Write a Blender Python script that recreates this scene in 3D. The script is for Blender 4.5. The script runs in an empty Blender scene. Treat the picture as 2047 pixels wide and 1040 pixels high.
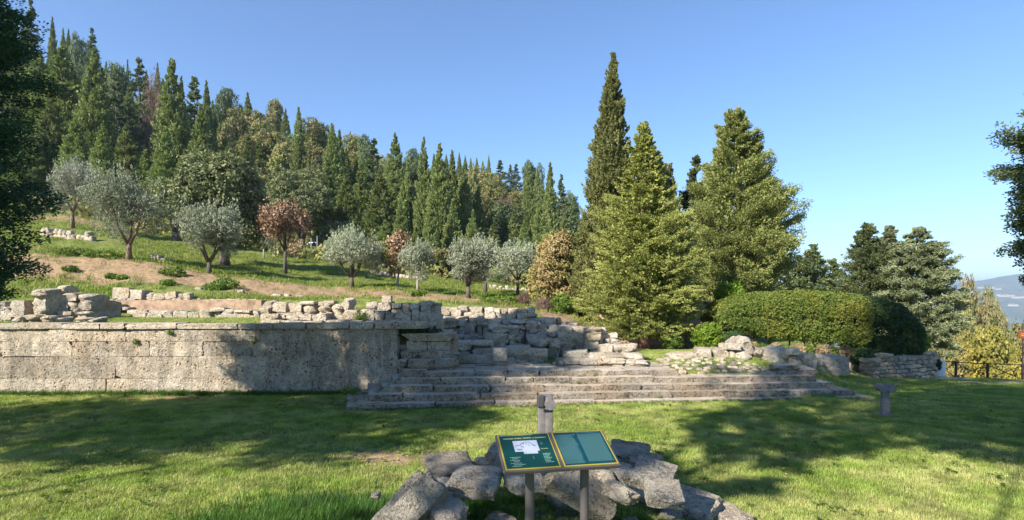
import bpy, bmesh, math, random
import numpy as np
from mathutils import Vector, noise as mnoise, Matrix

# ------------------------------------------------------------ camera, world, sun, exposure
SC = bpy.context.scene
COL = SC.collection
EYE = 2.0
F = 1100.0
CX, HY = 1023.5, 600.0
cam_d = bpy.data.cameras.new('camera')
cam = bpy.data.objects.new('camera', cam_d)
COL.objects.link(cam)
cam.location = (0, 0, EYE)
cam.rotation_euler = (math.radians(90), 0, 0)
cam_d.sensor_width = 36.0
cam_d.lens = 36.0 * F / 2047.0
cam_d.shift_y = (HY - 520.0) / 2047.0
cam_d.clip_start = 0.1
cam_d.clip_end = 20000
SC.camera = cam

SUN = Vector((-0.60, -0.575, 0.555)).normalized()      # towards the sun
W = bpy.data.worlds.new('World'); SC.world = W; W.use_nodes = True
wn = W.node_tree.nodes; wl = W.node_tree.links
bg = wn['Background']
sky = wn.new('ShaderNodeTexSky'); sky.sky_type = 'NISHITA'; sky.sun_disc = False
sky.sun_elevation = math.asin(SUN.z)
sky.sun_rotation = math.atan2(SUN.x, SUN.y)
sky.altitude = 300; sky.air_density = 1.0; sky.dust_density = 0.0; sky.ozone_density = 6.5
wl.new(sky.outputs[0], bg.inputs[0]); bg.inputs[1].default_value = 0.094
sd = bpy.data.lights.new('sun', 'SUN'); sd.energy = 5.0; sd.angle = math.radians(0.53); sd.color = (1.0, 0.93, 0.82)
so = bpy.data.objects.new('sun', sd); COL.objects.link(so)
so.rotation_euler = SUN.to_track_quat('Z', 'Y').to_euler()
SC.view_settings.view_transform = 'Standard'; SC.view_settings.look = 'None'
SC.view_settings.exposure = 1.3; SC.view_settings.gamma = 1
SC.view_settings.use_curve_mapping = False
SC.cycles.use_denoising = True
SC.cycles.max_bounces = 6; SC.cycles.diffuse_bounces = 3; SC.cycles.transmission_bounces = 3
SC.cycles.volume_bounces = 0; SC.cycles.caustics_reflective = False; SC.cycles.caustics_refractive = False

RS = random.Random(11)
NR = np.random.default_rng(11)

# ------------------------------------------------------------ helpers
def at(px, py, Y):
    return Vector(((px - CX) / F * Y, Y, EYE - (py - HY) / F * Y))

def tag(o, label=None, cat=None, group=None, kind=None):
    if label: o['label'] = label
    if cat: o['category'] = cat
    if group: o['group'] = group
    if kind: o['kind'] = kind
    return o

def link(o, parent=None):
    COL.objects.link(o)
    if parent is not None: o.parent = parent
    return o

def thing(name, label, cat, loc=(0, 0, 0), rz=0.0, group=None):
    o = bpy.data.objects.new(name, None); link(o)
    o.location = loc; o.rotation_euler = (0, 0, rz); o.empty_display_size = 0.2
    return tag(o, label, cat, group)

def np_mesh(name, V, Fc, mat=None, face_attr=None, vert_attr=None, smooth=False):
    V = np.asarray(V, dtype=np.float32); Fc = np.asarray(Fc, dtype=np.int32)
    me = bpy.data.meshes.new(name)
    n, k = Fc.shape
    me.vertices.add(len(V)); me.vertices.foreach_set('co', V.ravel())
    me.loops.add(n * k); me.loops.foreach_set('vertex_index', Fc.ravel())
    me.polygons.add(n)
    me.polygons.foreach_set('loop_start', np.arange(0, n * k, k, dtype=np.int32))
    me.polygons.foreach_set('loop_total', np.full(n, k, dtype=np.int32))
    if smooth: me.polygons.foreach_set('use_smooth', np.ones(n, dtype=bool))
    me.update(calc_edges=True)
    for nm, a in (face_attr or {}).items():
        at_ = me.attributes.new(nm, 'FLOAT', 'FACE'); at_.data.foreach_set('value', np.asarray(a, dtype=np.float32))
    for nm, a in (vert_attr or {}).items():
        at_ = me.attributes.new(nm, 'FLOAT', 'POINT'); at_.data.foreach_set('value', np.asarray(a, dtype=np.float32))
    if mat: me.materials.append(mat)
    return me

def bm_mesh(name, bm, mat=None, smooth=False):
    me = bpy.data.meshes.new(name); bm.to_mesh(me); bm.free()
    if smooth:
        for p in me.polygons: p.use_smooth = True
    if mat: me.materials.append(mat)
    return me

def obj(name, me, parent=None, loc=(0, 0, 0), rot=(0, 0, 0), scale=(1, 1, 1)):
    o = bpy.data.objects.new(name, me); link(o, parent)
    o.location = loc; o.rotation_euler = rot; o.scale = scale
    return o

def bx(bm, x0, x1, y0, y1, z0, z1, bev=0.0, mtx=None):
    r = bmesh.ops.create_cube(bm, size=1.0)
    vs = r['verts']
    for v in vs:
        v.co = Vector(((x0 + x1) / 2 + v.co.x * (x1 - x0), (y0 + y1) / 2 + v.co.y * (y1 - y0), (z0 + z1) / 2 + v.co.z * (z1 - z0)))
    if bev > 0:
        es = list({e for v in vs for e in v.link_edges})
        r2 = bmesh.ops.bevel(bm, geom=es, offset=bev, segments=2, affect='EDGES', profile=0.6)
        vs = list({v for f in r2['faces'] for v in f.verts} | {v for v in vs if v.is_valid})
    if mtx is not None:
        for v in vs: v.co = mtx @ v.co
    return vs

def tube(bm, pts, rads, n=8, cap=True):
    rings = []
    for i, p in enumerate(pts):
        p = Vector(p)
        d = (Vector(pts[min(i + 1, len(pts) - 1)]) - Vector(pts[max(i - 1, 0)])).normalized()
        a = d.orthogonal().normalized() if abs(d.z) < 0.9 else Vector((1, 0, 0)).cross(d).normalized()
        if i and (a.dot(pa) < 0): a = -a
        a = (a - d * a.dot(d)).normalized(); pa = a.copy()
        b = d.cross(a)
        rings.append([bm.verts.new(p + (a * math.cos(2 * math.pi * k / n) + b * math.sin(2 * math.pi * k / n)) * rads[i]) for k in range(n)])
    for i in range(len(rings) - 1):
        for k in range(n):
            bm.faces.new((rings[i][k], rings[i][(k + 1) % n], rings[i + 1][(k + 1) % n], rings[i + 1][k]))
    if cap:
        try: bm.faces.new(rings[-1]); bm.faces.new(rings[0][::-1])
        except Exception: pass

# ------------------------------------------------------------ materials
def mat_new(name):
    m = bpy.data.materials.new(name); m.use_nodes = True
    nt = m.node_tree
    for n in list(nt.nodes): nt.nodes.remove(n)
    out = nt.nodes.new('ShaderNodeOutputMaterial')
    return m, nt, out

class NT:
    def __init__(s, nt): s.nt = nt
    def n(s, t, **kw):
        o = s.nt.nodes.new(t)
        for k, v in kw.items(): setattr(o, k, v)
        return o
    def l(s, a, b): s.nt.links.new(a, b)
    def noise(s, vec, scale, detail=4, rough=0.6, dist=0.0):
        o = s.n('ShaderNodeTexNoise'); o.inputs['Scale'].default_value = scale; o.inputs['Detail'].default_value = detail
        o.inputs['Roughness'].default_value = rough; o.inputs['Distortion'].default_value = dist
        if vec: s.l(vec, o.inputs['Vector'])
        return o.outputs['Fac']
    def vor(s, vec, scale, feature='F1'):
        o = s.n('ShaderNodeTexVoronoi'); o.feature = feature; o.inputs['Scale'].default_value = scale
        if vec: s.l(vec, o.inputs['Vector'])
        return o.outputs['Distance']
    def ramp(s, fac, stops):
        o = s.n('ShaderNodeValToRGB')
        e = o.color_ramp.elements
        while len(e) < len(stops): e.new(0.5)
        for i, (p, c) in enumerate(stops):
            e[i].position = p
            e[i].color = (c, c, c, 1) if isinstance(c, (int, float)) else (*c, 1)
        s.l(fac, o.inputs[0]); return o.outputs[0]
    def mix(s, fac, a, b, mode='MIX'):
        o = s.n('ShaderNodeMix'); o.data_type = 'RGBA'; o.blend_type = mode
        for sock, v in ((o.inputs[0], fac), (o.inputs[6], a), (o.inputs[7], b)):
            if isinstance(v, (int, float)): sock.default_value = v
            elif isinstance(v, tuple): sock.default_value = (*v, 1)
            else: s.l(v, sock)
        return o.outputs[2]
    def math(s, op, a, b=0.0, clamp=False):
        o = s.n('ShaderNodeMath'); o.operation = op; o.use_clamp = clamp
        for sock, v in ((o.inputs[0], a), (o.inputs[1], b)):
            if isinstance(v, (int, float)): sock.default_value = v
            else: s.l(v, sock)
        return o.outputs[0]
    def pos(s, scale=None):
        g = s.n('ShaderNodeNewGeometry').outputs['Position']
        if scale:
            m = s.n('ShaderNodeMapping'); m.inputs['Scale'].default_value = scale; s.l(g, m.inputs[0]); return m.outputs[0]
        return g
    def bump(s, h, strength, dist, prev=None):
        o = s.n('ShaderNodeBump'); o.inputs['Strength'].default_value = strength; o.inputs['Distance'].default_value = dist
        s.l(h, o.inputs['Height'])
        if prev: s.l(prev, o.inputs['Normal'])
        return o.outputs[0]

def stone_mat(name, light, mid, dark, pit=0.8, pitscale=26, lich=0.5, streak=False, moss=0.25, grain=1.0):
    m, nt, out = mat_new(name); t = NT(nt)
    p = t.pos()
    oi = t.n('ShaderNodeObjectInfo').outputs['Random']
    big = t.noise(p, 1.3, 4, 0.6)
    medn = t.noise(p, 5.5, 6, 0.72, 0.5)
    fine = t.noise(p, 30 * grain, 5, 0.75)
    spk = t.noise(p, 85 * grain, 3, 0.8)
    col = t.ramp(medn, [(0.34, mid), (0.60, light)])
    warm = t.ramp(big, [(0.42, 0.0), (0.66, 1.0)])
    col = t.mix(t.math('MULTIPLY', warm, 0.55), col, (light[0] * 0.88, light[1] * 0.74, light[2] * 0.58))
    l1 = t.ramp(t.noise(p, 3.6, 7, 0.78, 0.9), [(0.44, 0.0), (0.56, 1.0)])
    l2 = t.ramp(fine, [(0.44, 0.0), (0.56, 1.0)])
    lic = t.math('MULTIPLY', l1, l2)
    col = t.mix(t.math('MULTIPLY', lic, lich), col, dark)
    sp = t.ramp(spk, [(0.52, 0.0), (0.62, 1.0)])
    col = t.mix(t.math('MULTIPLY', sp, lich * 0.6), col, tuple(c * 1.6 for c in dark))
    pale = t.ramp(t.noise(p, 16 * grain, 4, 0.7), [(0.60, 0.0), (0.68, 1.0)])
    col = t.mix(t.math('MULTIPLY', pale, 0.5), col, tuple(min(.75, c * 1.35) for c in light))
    if streak:
        st = t.ramp(t.noise(t.pos((3.0, 3.0, 0.5)), 1.6, 5, 0.7), [(0.48, 0.0), (0.62, 1.0)])
        col = t.mix(t.math('MULTIPLY', st, 0.45), col, (0.13, 0.115, 0.09))
        hol = t.ramp(t.noise(t.pos((1.0, 1.0, 1.6)), 4.4, 5, 0.75, 1.2), [(0.62, 0.0), (0.68, 1.0)])
        col = t.mix(t.math('MULTIPLY', hol, 0.8), col, (0.07, 0.06, 0.035))
    v = t.vor(p, pitscale)
    pits = t.ramp(v, [(0.10, 1.0), (0.30, 0.0)])
    pm = t.ramp(t.noise(p, 2.6, 4, 0.7), [(0.44, 0.0), (0.56, 1.0)])
    pits = t.math('MULTIPLY', pits, pm)
    col = t.mix(t.math('MULTIPLY', pits, pit), col, (0.03, 0.025, 0.018))
    ms = t.ramp(t.noise(p, 2.2, 6, 0.75), [(0.57, 0.0), (0.66, 1.0)])
    ms = t.math('MULTIPLY', ms, t.ramp(fine, [(0.4, 0.2), (0.6, 1.0)]))
    col = t.mix(t.math('MULTIPLY', ms, moss), col, (0.085, 0.095, 0.03))
    rv = t.math('ADD', t.math('MULTIPLY', oi, 0.42), 0.80)
    hs = t.n('ShaderNodeHueSaturation'); t.l(rv, hs.inputs['Value']); t.l(col, hs.inputs['Color']); col = hs.outputs[0]
    hgt = t.math('SUBTRACT', t.math('ADD', t.math('MULTIPLY', medn, 1.3), t.math('MULTIPLY', fine, 0.8)), t.math('MULTIPLY', pits, 0.6))
    nb = t.bump(hgt, 1.0, 0.075)
    b = t.n('ShaderNodeBsdfPrincipled'); b.inputs['Roughness'].default_value = 0.95; b.inputs['Specular IOR Level'].default_value = 0.1
    t.l(col, b.inputs['Base Color']); t.l(nb, b.inputs['Normal']); t.l(b.outputs[0], out.inputs[0])
    return m

def leaf_mat(name, c0, c1, c2=None, trans=0.28, rough=0.55, spec=0.25, nscale=0.5):
    """c0 darker, c1 lighter kind of foliage, c2 a third tone in patches"""
    m, nt, out = mat_new(name); t = NT(nt)
    a = t.n('ShaderNodeAttribute'); a.attribute_name = 'tint'
    oi = t.n('ShaderNodeObjectInfo').outputs['Random']
    col = t.mix(a.outputs['Fac'], c0, c1)
    if c2:
        pn = t.ramp(t.noise(t.pos(), nscale, 3, 0.6), [(0.46, 0.0), (0.62, 1.0)])
        col = t.mix(t.math('MULTIPLY', pn, 0.8), col, c2)
    rv = t.math('ADD', t.math('MULTIPLY', oi, 0.45), 0.85)
    hv = t.math('ADD', t.math('MULTIPLY', oi, 0.016), 0.492)
    hs = t.n('ShaderNodeHueSaturation'); t.l(rv, hs.inputs['Value']); t.l(hv, hs.inputs['Hue']); t.l(col, hs.inputs['Color']); col = hs.outputs[0]
    b = t.n('ShaderNodeBsdfPrincipled'); b.inputs['Roughness'].default_value = rough; b.inputs['Specular IOR Level'].default_value = spec
    t.l(col, b.inputs['Base Color'])
    tr = t.n('ShaderNodeBsdfTranslucent'); t.l(t.mix(1.0, col, (1.0, 1.15, 0.6), 'MULTIPLY'), tr.inputs[0])
    mx = t.n('ShaderNodeMixShader'); mx.inputs[0].default_value = trans
    t.l(b.outputs[0], mx.inputs[1]); t.l(tr.outputs[0], mx.inputs[2]); t.l(mx.outputs[0], out.inputs[0])
    return m

def simple_mat(name, c, rough=0.6, metal=0.0, var=0.15, nscale=12, bump=0.2, spec=0.4):
    m, nt, out = mat_new(name); t = NT(nt)
    p = t.pos(); nz = t.noise(p, nscale, 5, 0.65)
    f = t.ramp(nz, [(0.3, 0.0), (0.7, 1.0)])
    col = t.mix(f, tuple(x * (1 - var) for x in c), tuple(min(1, x * (1 + var)) for x in c))
    b = t.n('ShaderNodeBsdfPrincipled'); b.inputs['Roughness'].default_value = rough; b.inputs['Metallic'].default_value = metal
    b.inputs['Specular IOR Level'].default_value = spec
    t.l(col, b.inputs['Base Color'])
    if bump: t.l(t.bump(nz, bump, 0.02), b.inputs['Normal'])
    t.l(b.outputs[0], out.inputs[0]); return m

def bark_mat(name, a, b_):
    m, nt, out = mat_new(name); t = NT(nt)
    n1 = t.noise(t.pos((6, 6, 1.2)), 4, 6, 0.7)
    col = t.ramp(n1, [(0.35, a), (0.65, b_)])
    b = t.n('ShaderNodeBsdfPrincipled'); b.inputs['Roughness'].default_value = 0.9
    t.l(col, b.inputs['Base Color']); t.l(t.bump(n1, 0.8, 0.03), b.inputs['Normal']); t.l(b.outputs[0], out.inputs[0]); return m

def ground_mat():
    m, nt, out = mat_new('ground_cover'); t = NT(nt)
    p = t.pos()
    a = t.n('ShaderNodeAttribute'); a.attribute_name = 'soil'
    fr = t.n('ShaderNodeAttribute'); fr.attribute_name = 'far'
    n1 = t.noise(p, 0.55, 5, 0.65); n2 = t.noise(p, 6, 5, 0.7); n3 = t.noise(p, 45, 3, 0.7)
    grass = t.ramp(n2, [(0.30, (0.06, 0.08, 0.02)), (0.55, (0.18, 0.22, 0.05)), (0.75, (0.33, 0.32, 0.11))])
    grass = t.mix(t.ramp(n1, [(0.45, 0.0), (0.7, 0.7)]), grass, (0.15, 0.14, 0.055))
    soil = t.ramp(n2, [(0.3, (0.16, 0.10, 0.06)), (0.5, (0.31, 0.215, 0.125)), (0.8, (0.42, 0.31, 0.195))])
    sm = t.math('ADD', t.math('MULTIPLY', a.outputs['Fac'], 1.3), t.math('MULTIPLY', t.math('SUBTRACT', t.noise(p, 1.6, 7, 0.8), 0.5), 3.4))
    sm = t.ramp(sm, [(0.42, 0.0), (0.62, 1.0)])
    col = t.mix(sm, grass, soil)
    wood = t.ramp(t.noise(p, 0.035, 6, 0.7), [(0.35, (0.05, 0.075, 0.03)), (0.52, (0.10, 0.12, 0.05)), (0.60, (0.20, 0.19, 0.11)), (0.72, (0.36, 0.31, 0.22))])
    wood2 = t.ramp(t.noise(p, 0.006, 5, 0.6), [(0.4, (0.04, 0.07, 0.03)), (0.6, (0.16, 0.17, 0.09))])
    col = t.mix(fr.outputs['Fac'], col, t.mix(0.5, wood, wood2))
    b = t.n('ShaderNodeBsdfPrincipled'); b.inputs['Roughness'].default_value = 0.95; b.inputs['Specular IOR Level'].default_value = 0.1
    t.l(col, b.inputs['Base Color'])
    h = t.math('ADD', t.math('MULTIPLY', n2, 1.0), t.math('MULTIPLY', n3, 0.4))
    t.l(t.bump(h, 0.9, 0.09), b.inputs['Normal']); t.l(b.outputs[0], out.inputs[0]); return m

def grass_mat(name, c0, c1, c2):
    m, nt, out = mat_new(name); t = NT(nt)
    oi = t.n('ShaderNodeObjectInfo').outputs['Random']
    p = t.pos()
    col = t.mix(oi, c0, c1)
    pn = t.ramp(t.noise(p, 0.9, 6, 0.7), [(0.42, 0.0), (0.66, 1.0)])
    col = t.mix(t.math('MULTIPLY', pn, 0.75), col, c2)
    pd = t.ramp(t.noise(p, 2.6, 3, 0.6), [(0.35, 0.55), (0.6, 1.0)])
    hs = t.n('ShaderNodeHueSaturation'); t.l(pd, hs.inputs['Value']); t.l(col, hs.inputs['Color']); col = hs.outputs[0]
    b = t.n('ShaderNodeBsdfPrincipled'); b.inputs['Roughness'].default_value = 0.5; b.inputs['Specular IOR Level'].default_value = 0.25
    t.l(col, b.inputs['Base Color'])
    tr = t.n('ShaderNodeBsdfTranslucent'); t.l(t.mix(1.0, col, (1.1, 1.2, 0.5), 'MULTIPLY'), tr.inputs[0])
    mx = t.n('ShaderNodeMixShader'); mx.inputs[0].default_value = 0.35
    t.l(b.outputs[0], mx.inputs[1]); t.l(tr.outputs[0], mx.inputs[2]); t.l(mx.outputs[0], out.inputs[0])
    return m

M = {}
M['ground'] = ground_mat()
M['wall'] = stone_mat('wall_stone', (0.60, 0.52, 0.41), (0.42, 0.355, 0.27), (0.085, 0.072, 0.055), pit=0.85, pitscale=13, lich=0.72, streak=True, moss=0.35)
M['stone'] = stone_mat('pale_stone', (0.64, 0.56, 0.45), (0.46, 0.395, 0.31), (0.11, 0.095, 0.075), pit=0.8, pitscale=17, lich=0.62, moss=0.25)
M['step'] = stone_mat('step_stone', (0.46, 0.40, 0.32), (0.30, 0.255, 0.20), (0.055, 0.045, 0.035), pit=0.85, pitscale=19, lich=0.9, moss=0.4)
M['tread'] = stone_mat('lit_tread', (0.62, 0.545, 0.44), (0.47, 0.40, 0.32), (0.20, 0.165, 0.13), pit=0.4, pitscale=19, lich=0.4, moss=0.2)  # paler step stone, the light on the treads painted into its colour
M['rock'] = stone_mat('lichened_rock', (0.60, 0.54, 0.44), (0.36, 0.32, 0.26), (0.06, 0.057, 0.05), pit=0.5, pitscale=55, lich=0.72, moss=0.4, grain=1.3)
M['plaster'] = simple_mat('earth_plaster', (0.31, 0.215, 0.15), 0.95, var=0.4, nscale=4, bump=0.9, spec=0.1)
M['render'] = simple_mat('pink_render', (0.58, 0.40, 0.29), 0.95, var=0.15, nscale=3, bump=0.2, spec=0.1)
M['tile'] = simple_mat('clay_tile', (0.42, 0.25, 0.17), 0.9, var=0.3, nscale=20, spec=0.1)
M['bark'] = bark_mat('brown_bark', (0.10, 0.065, 0.045), (0.24, 0.16, 0.115))
M['bark_red'] = bark_mat('reddish_bark', (0.17, 0.095, 0.065), (0.36, 0.21, 0.14))
M['bark_dark'] = bark_mat('dark_bark', (0.04, 0.032, 0.026), (0.13, 0.10, 0.08))
M['bark_pale'] = bark_mat('pale_bark', (0.20, 0.17, 0.14), (0.42, 0.37, 0.31))
M['metal_dark'] = simple_mat('dark_grey_metal', (0.075, 0.068, 0.072), 0.42, 0.3, 0.15, 9, 0.05)
M['metal_post'] = simple_mat('grey_brown_metal', (0.085, 0.075, 0.075), 0.45, 0.2, 0.12, 9, 0.05)
M['bollard'] = simple_mat('weathered_grey_metal', (0.15, 0.135, 0.13), 0.6, 0.1, 0.3, 14, 0.15)
M['rust'] = simple_mat('rusty_rail', (0.055, 0.038, 0.028), 0.8, 0.2, 0.3, 30, 0.1)
M['white'] = simple_mat('white_paint', (0.72, 0.72, 0.70), 0.7, 0, 0.1, 5, 0.1)
M['farwall'] = simple_mat('cream_wall', (0.50, 0.46, 0.40), 0.9, 0, 0.1, .05, 0)
M['galv'] = simple_mat('galvanised_post', (0.26, 0.26, 0.25), 0.5, 0.2, 0.15, 10, 0)
M['brownsign'] = simple_mat('brown_sign', (0.20, 0.06, 0.025), 0.5, 0, 0.05, 5, 0)
M['orangeprint'] = simple_mat('orange_print', (0.75, 0.32, 0.07), 0.5, 0, 0.0, 5, 0)
M['car'] = simple_mat('silver_car_paint', (0.20, 0.26, 0.34), 0.35, 0.4, 0.05, 5, 0)
M['glass'] = simple_mat('dark_glass', (0.02, 0.025, 0.03), 0.08, 0, 0.0, 5, 0, 0.6)
M['sgreen'] = simple_mat('sign_green', (0.002, 0.036, 0.031), 0.38, 0, 0.03, 5, 0, 0.4)
M['sgreen2'] = simple_mat('sign_blue_green', (0.002, 0.033, 0.044), 0.38, 0, 0.03, 5, 0, 0.4)
M['syellow'] = simple_mat('sign_yellow', (0.30, 0.235, 0.025), 0.45, 0, 0.03, 5, 0)
M['smap'] = simple_mat('map_print', (0.27, 0.31, 0.40), 0.5, 0, 0.02, 5, 0)
M['stext'] = simple_mat('pale_print', (0.15, 0.26, 0.22), 0.5, 0, 0.02, 5, 0)
M['stext2'] = simple_mat('faint_print', (0.075, 0.17, 0.17), 0.5, 0, 0.02, 5, 0)
M['sgold'] = simple_mat('gold_print', (0.50, 0.42, 0.16), 0.5, 0, 0.02, 5, 0)
M['sbrown'] = simple_mat('map_ink', (0.06, 0.055, 0.04), 0.5, 0, 0.02, 5, 0)
# foliage
M['cedar'] = leaf_mat('olive_green_sprays', (0.125, 0.140, 0.034), (0.320, 0.320, 0.090), None)
M['tallcyp'] = leaf_mat('grey_green_sprays', (0.110, 0.125, 0.042), (0.255, 0.265, 0.088), None)
M['rconif'] = leaf_mat('mid_green_sprays', (0.125, 0.145, 0.042), (0.300, 0.315, 0.105), None)
M['darkcon'] = leaf_mat('dark_green_sprays', (0.065, 0.090, 0.038), (0.175, 0.205, 0.075), None)
M['left'] = leaf_mat('shade_dark_sprays', (0.010, 0.036, 0.016), (0.028, 0.075, 0.028), None, trans=0.1)  # edge conifer's own shadow is put into this near-black leaf colour
M['blue'] = leaf_mat('bluish_sprays', (0.105, 0.125, 0.062), (0.26, 0.275, 0.155), None)
M['hill1'] = leaf_mat('hill_cypress_green', (0.085, 0.118, 0.036), (0.265, 0.300, 0.098), None)
M['hill2'] = leaf_mat('hill_conifer_dark', (0.055, 0.085, 0.036), (0.160, 0.195, 0.080), None)
M['hill3'] = leaf_mat('hill_broadleaf', (0.100, 0.118, 0.038), (0.270, 0.265, 0.092), (0.25, 0.20, 0.10))
M['oak'] = leaf_mat('holm_oak_leaves', (0.090, 0.110, 0.050), (0.24, 0.255, 0.12), None)
M['olive'] = leaf_mat('olive_leaves', (0.145, 0.165, 0.105), (0.32, 0.335, 0.24), None, trans=0.2, rough=0.5, spec=0.25)
M['olivep'] = leaf_mat('pale_olive_leaves', (0.18, 0.185, 0.145), (0.36, 0.355, 0.30), None, trans=0.2, rough=0.5, spec=0.25)
M['dead'] = leaf_mat('withered_leaves', (0.22, 0.135, 0.08), (0.42, 0.28, 0.175), None, trans=0.15)
M['twig'] = leaf_mat('bare_twigs', (0.1350, 0.0855, 0.0675), (0.2430, 0.1620, 0.1260), None)
M['autumn'] = leaf_mat('autumn_leaves', (0.17, 0.145, 0.026), (0.38, 0.32, 0.055), (0.17, 0.175, 0.045), nscale=0.12)
M['autumn2'] = leaf_mat('fading_leaves', (0.15, 0.155, 0.045), (0.30, 0.285, 0.080), (0.27, 0.19, 0.09), trans=0.2)
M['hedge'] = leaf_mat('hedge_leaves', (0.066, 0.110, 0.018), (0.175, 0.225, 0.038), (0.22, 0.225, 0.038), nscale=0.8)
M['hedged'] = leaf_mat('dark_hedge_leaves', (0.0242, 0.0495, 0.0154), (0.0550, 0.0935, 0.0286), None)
M['bright'] = leaf_mat('bright_shrub_leaves', (0.0765, 0.1440, 0.0090), (0.1980, 0.2970, 0.0270), None, trans=0.35)
M['weed'] = leaf_mat('weed_leaves', (0.0550, 0.1100, 0.0132), (0.1540, 0.2200, 0.0330), None, trans=0.3)
M['dry'] = leaf_mat('dry_plants', (0.2250, 0.1530, 0.0810), (0.4050, 0.3060, 0.1800), (0.1440, 0.1710, 0.0360), nscale=1.5)
M['grass'] = grass_mat('lawn_blades', (0.18, 0.285, 0.045), (0.37, 0.45, 0.09), (0.62, 0.57, 0.25))
M['slope'] = grass_mat('slope_blades', (0.12, 0.21, 0.024), (0.25, 0.32, 0.045), (0.36, 0.33, 0.11))
M['grassd'] = grass_mat('lush_blades', (0.035, 0.105, 0.014), (0.085, 0.185, 0.022), (0.11, 0.20, 0.03))

# ------------------------------------------------------------ terrain
COLS = [-900, -300, 0, 150, 300, 450, 600, 750, 795, 830, 900, 1050, 1150, 1250, 1400, 1600, 1680, 1750, 1900, 2050, 2400, 3200]
# heights (z) at each station; strings 'p<number>' give the height that shows at that picture row
ST = {
 12.2: [1.40]*9 + [.95, .54, .50, .50, .48, .42, .30, -.02, -.08, -.12, -.16, -.2, -.3],
 14.0: [1.43]*9 + [1.15, .84, .70, .62, .48, .64, .44, -.1, -.22, -.30, -.3, -.3, -.4],
 16.0: [1.46]*9 + [1.38, 1.22, 1.02, .80, .45, .50, .35, -.2, -.36, -.45, -.5, -.5, -.6],
 19.5: [1.50]*9 + [1.6, 1.66, 1.60, 1.2, .26, .22, .2, -.3, -.70, -.75, -.85, -1, -1],
 20.2: [2.0]*6 + [1.98, 1.96, 1.95, 1.93, 1.88, 1.70, 1.3, .26, .22, .2, -.4, -.76, -.85, -.95, -1.1, -1],
 23:   ['p575', 'p575', 'p575', 'p582', 'p588', 'p592', 'p598', 'p600', 'p602', 'p603', 'p606', 'p612', 'p632', .2, .2, .1, -.6, -1.2, -1.35, -1.4, -1.5, -1.5],
 27:   ['p500', 'p500', 'p503', 'p512', 'p528', 'p553', 'p570', 'p578', 'p580', 'p584', 'p590', 'p598', 'p622', .1, .1, 0, -1, -2.0, -2.6, -2.8, -3, -3],
 31:   ['p480', 'p480', 'p485', 'p494', 'p509', 'p537', 'p556', 'p567', 'p571', 'p575', 'p581', 'p589', 'p606', 0, 0, -.3, -2, -3.4, -4.6, -5, -5, -5],
 38:   ['p435', 'p435', 'p440', 'p448', 'p478', 'p510', 'p530', 'p552', 'p556', 'p560', 'p567', 'p578', 'p592', 0, -.2, -1, -4, -6, -8, -8.5, -9, -9],
 48:   ['p395', 'p395', 'p400', 'p410', 'p440', 'p474', 'p506', 'p530', 'p536', 'p541', 'p550', 'p562', 'p576', 0, -1, -3, -8, -10, -12, -13, -13, -13],
 60:   ['p345', 'p345', 'p352', 'p368', 'p400', 'p432', 'p464', 'p492', 'p500', 'p505', 'p514', 'p534', 'p556', 'p585', -3, -6, -12, -15, -17, -18, -18, -18],
 85:   ['p235', 'p235', 'p240', 'p262', 'p305', 'p340', 'p364', 'p398', 'p408', 'p412', 'p428', 'p464', 'p502', 'p560', -8, -12, -20, -24, -26, -27, -28, -28],
 120:  ['p140', 'p140', 'p150', 'p172', 'p228', 'p268', 'p290', 'p322', 'p332', 'p340', 'p362', 'p412', 'p462', 'p540', -14, -22, -30, -35, -37, -38, -40, -40],
 170:  ['p150', 'p150', 'p170', 'p192', 'p245', 'p278', 'p296', 'p320', 'p328', 'p334', 'p352', 'p390', 'p436', 'p530', 'p600', -35, -46, -52, -56, -57, -60, -60],
 250:  ['p240', 'p240', 'p262', 'p284', 'p322', 'p348', 'p364', 'p376', 'p380', 'p384', 'p392', 'p402', 'p442', 'p540', -25, -55, -70, -78, -82, -84, -88, -88],
 400:  ['p400', 'p400', 'p420', 'p440', 'p460', 'p480', 'p490', 'p500', 'p500', 'p500', 'p500', 'p500', 'p520', -20, -70, -90, -105, -115, -120, -122, -125, -125],
 800:  [-60]*13 + [-120, -150, -165, -175, -180, -185, -185, -185, -185],
 1500: [-150]*13 + [-190, -200, -205, -210, -212, -214, -214, -214, -214],
 2100: ['p660']*13 + ['p670', 'p676', 'p680', 'p684', 'p686', 'p688', 'p690', 'p690', 'p690'],
 2600: ['p632']*13 + ['p634', 'p636', 'p640', 'p642', 'p644', 'p642', 'p640', 'p636', 'p636'],
 3200: ['p598']*13 + ['p600', 'p598', 'p598', 'p600', 'p598', 'p600', 'p592', 'p580', 'p590'],
 4000: ['p570']*13 + ['p572', 'p570', 'p568', 'p567', 'p564', 'p566', 'p548', 'p545', 'p570'],
 5200: ['p585']*13 + ['p585', 'p585', 'p585', 'p585', 'p580', 'p585', 'p575', 'p570', 'p590'],
 7000: ['p600']*22,
}
SY = sorted(ST)
def _z(v, Y): return EYE - (float(v[1:]) - HY) / F * Y if isinstance(v, str) else v
TZ = np.array([[_z(v, Y) for v in ST[Y]] for Y in SY])
TC = np.array(COLS, float); TY = np.array(SY)

def fbm2(x, y, seed=0.0, octv=4, freq=1.0):
    """cheap smooth value made of sines, roughly -1..1"""
    s = 0; a = 1.0; tot = 0
    for k in range(octv):
        w = freq * (1.93 ** k)
        s = s + a * np.sin(x * w + 1.7 * k + seed + 1.3 * np.sin(y * w * 0.7 + seed * 2.1 + k)) * np.cos(y * w * 1.07 + 0.6 * k + seed * 1.9 + 1.1 * np.sin(x * w * 0.6 - k))
        tot += a; a *= 0.55
    return s / tot

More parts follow.
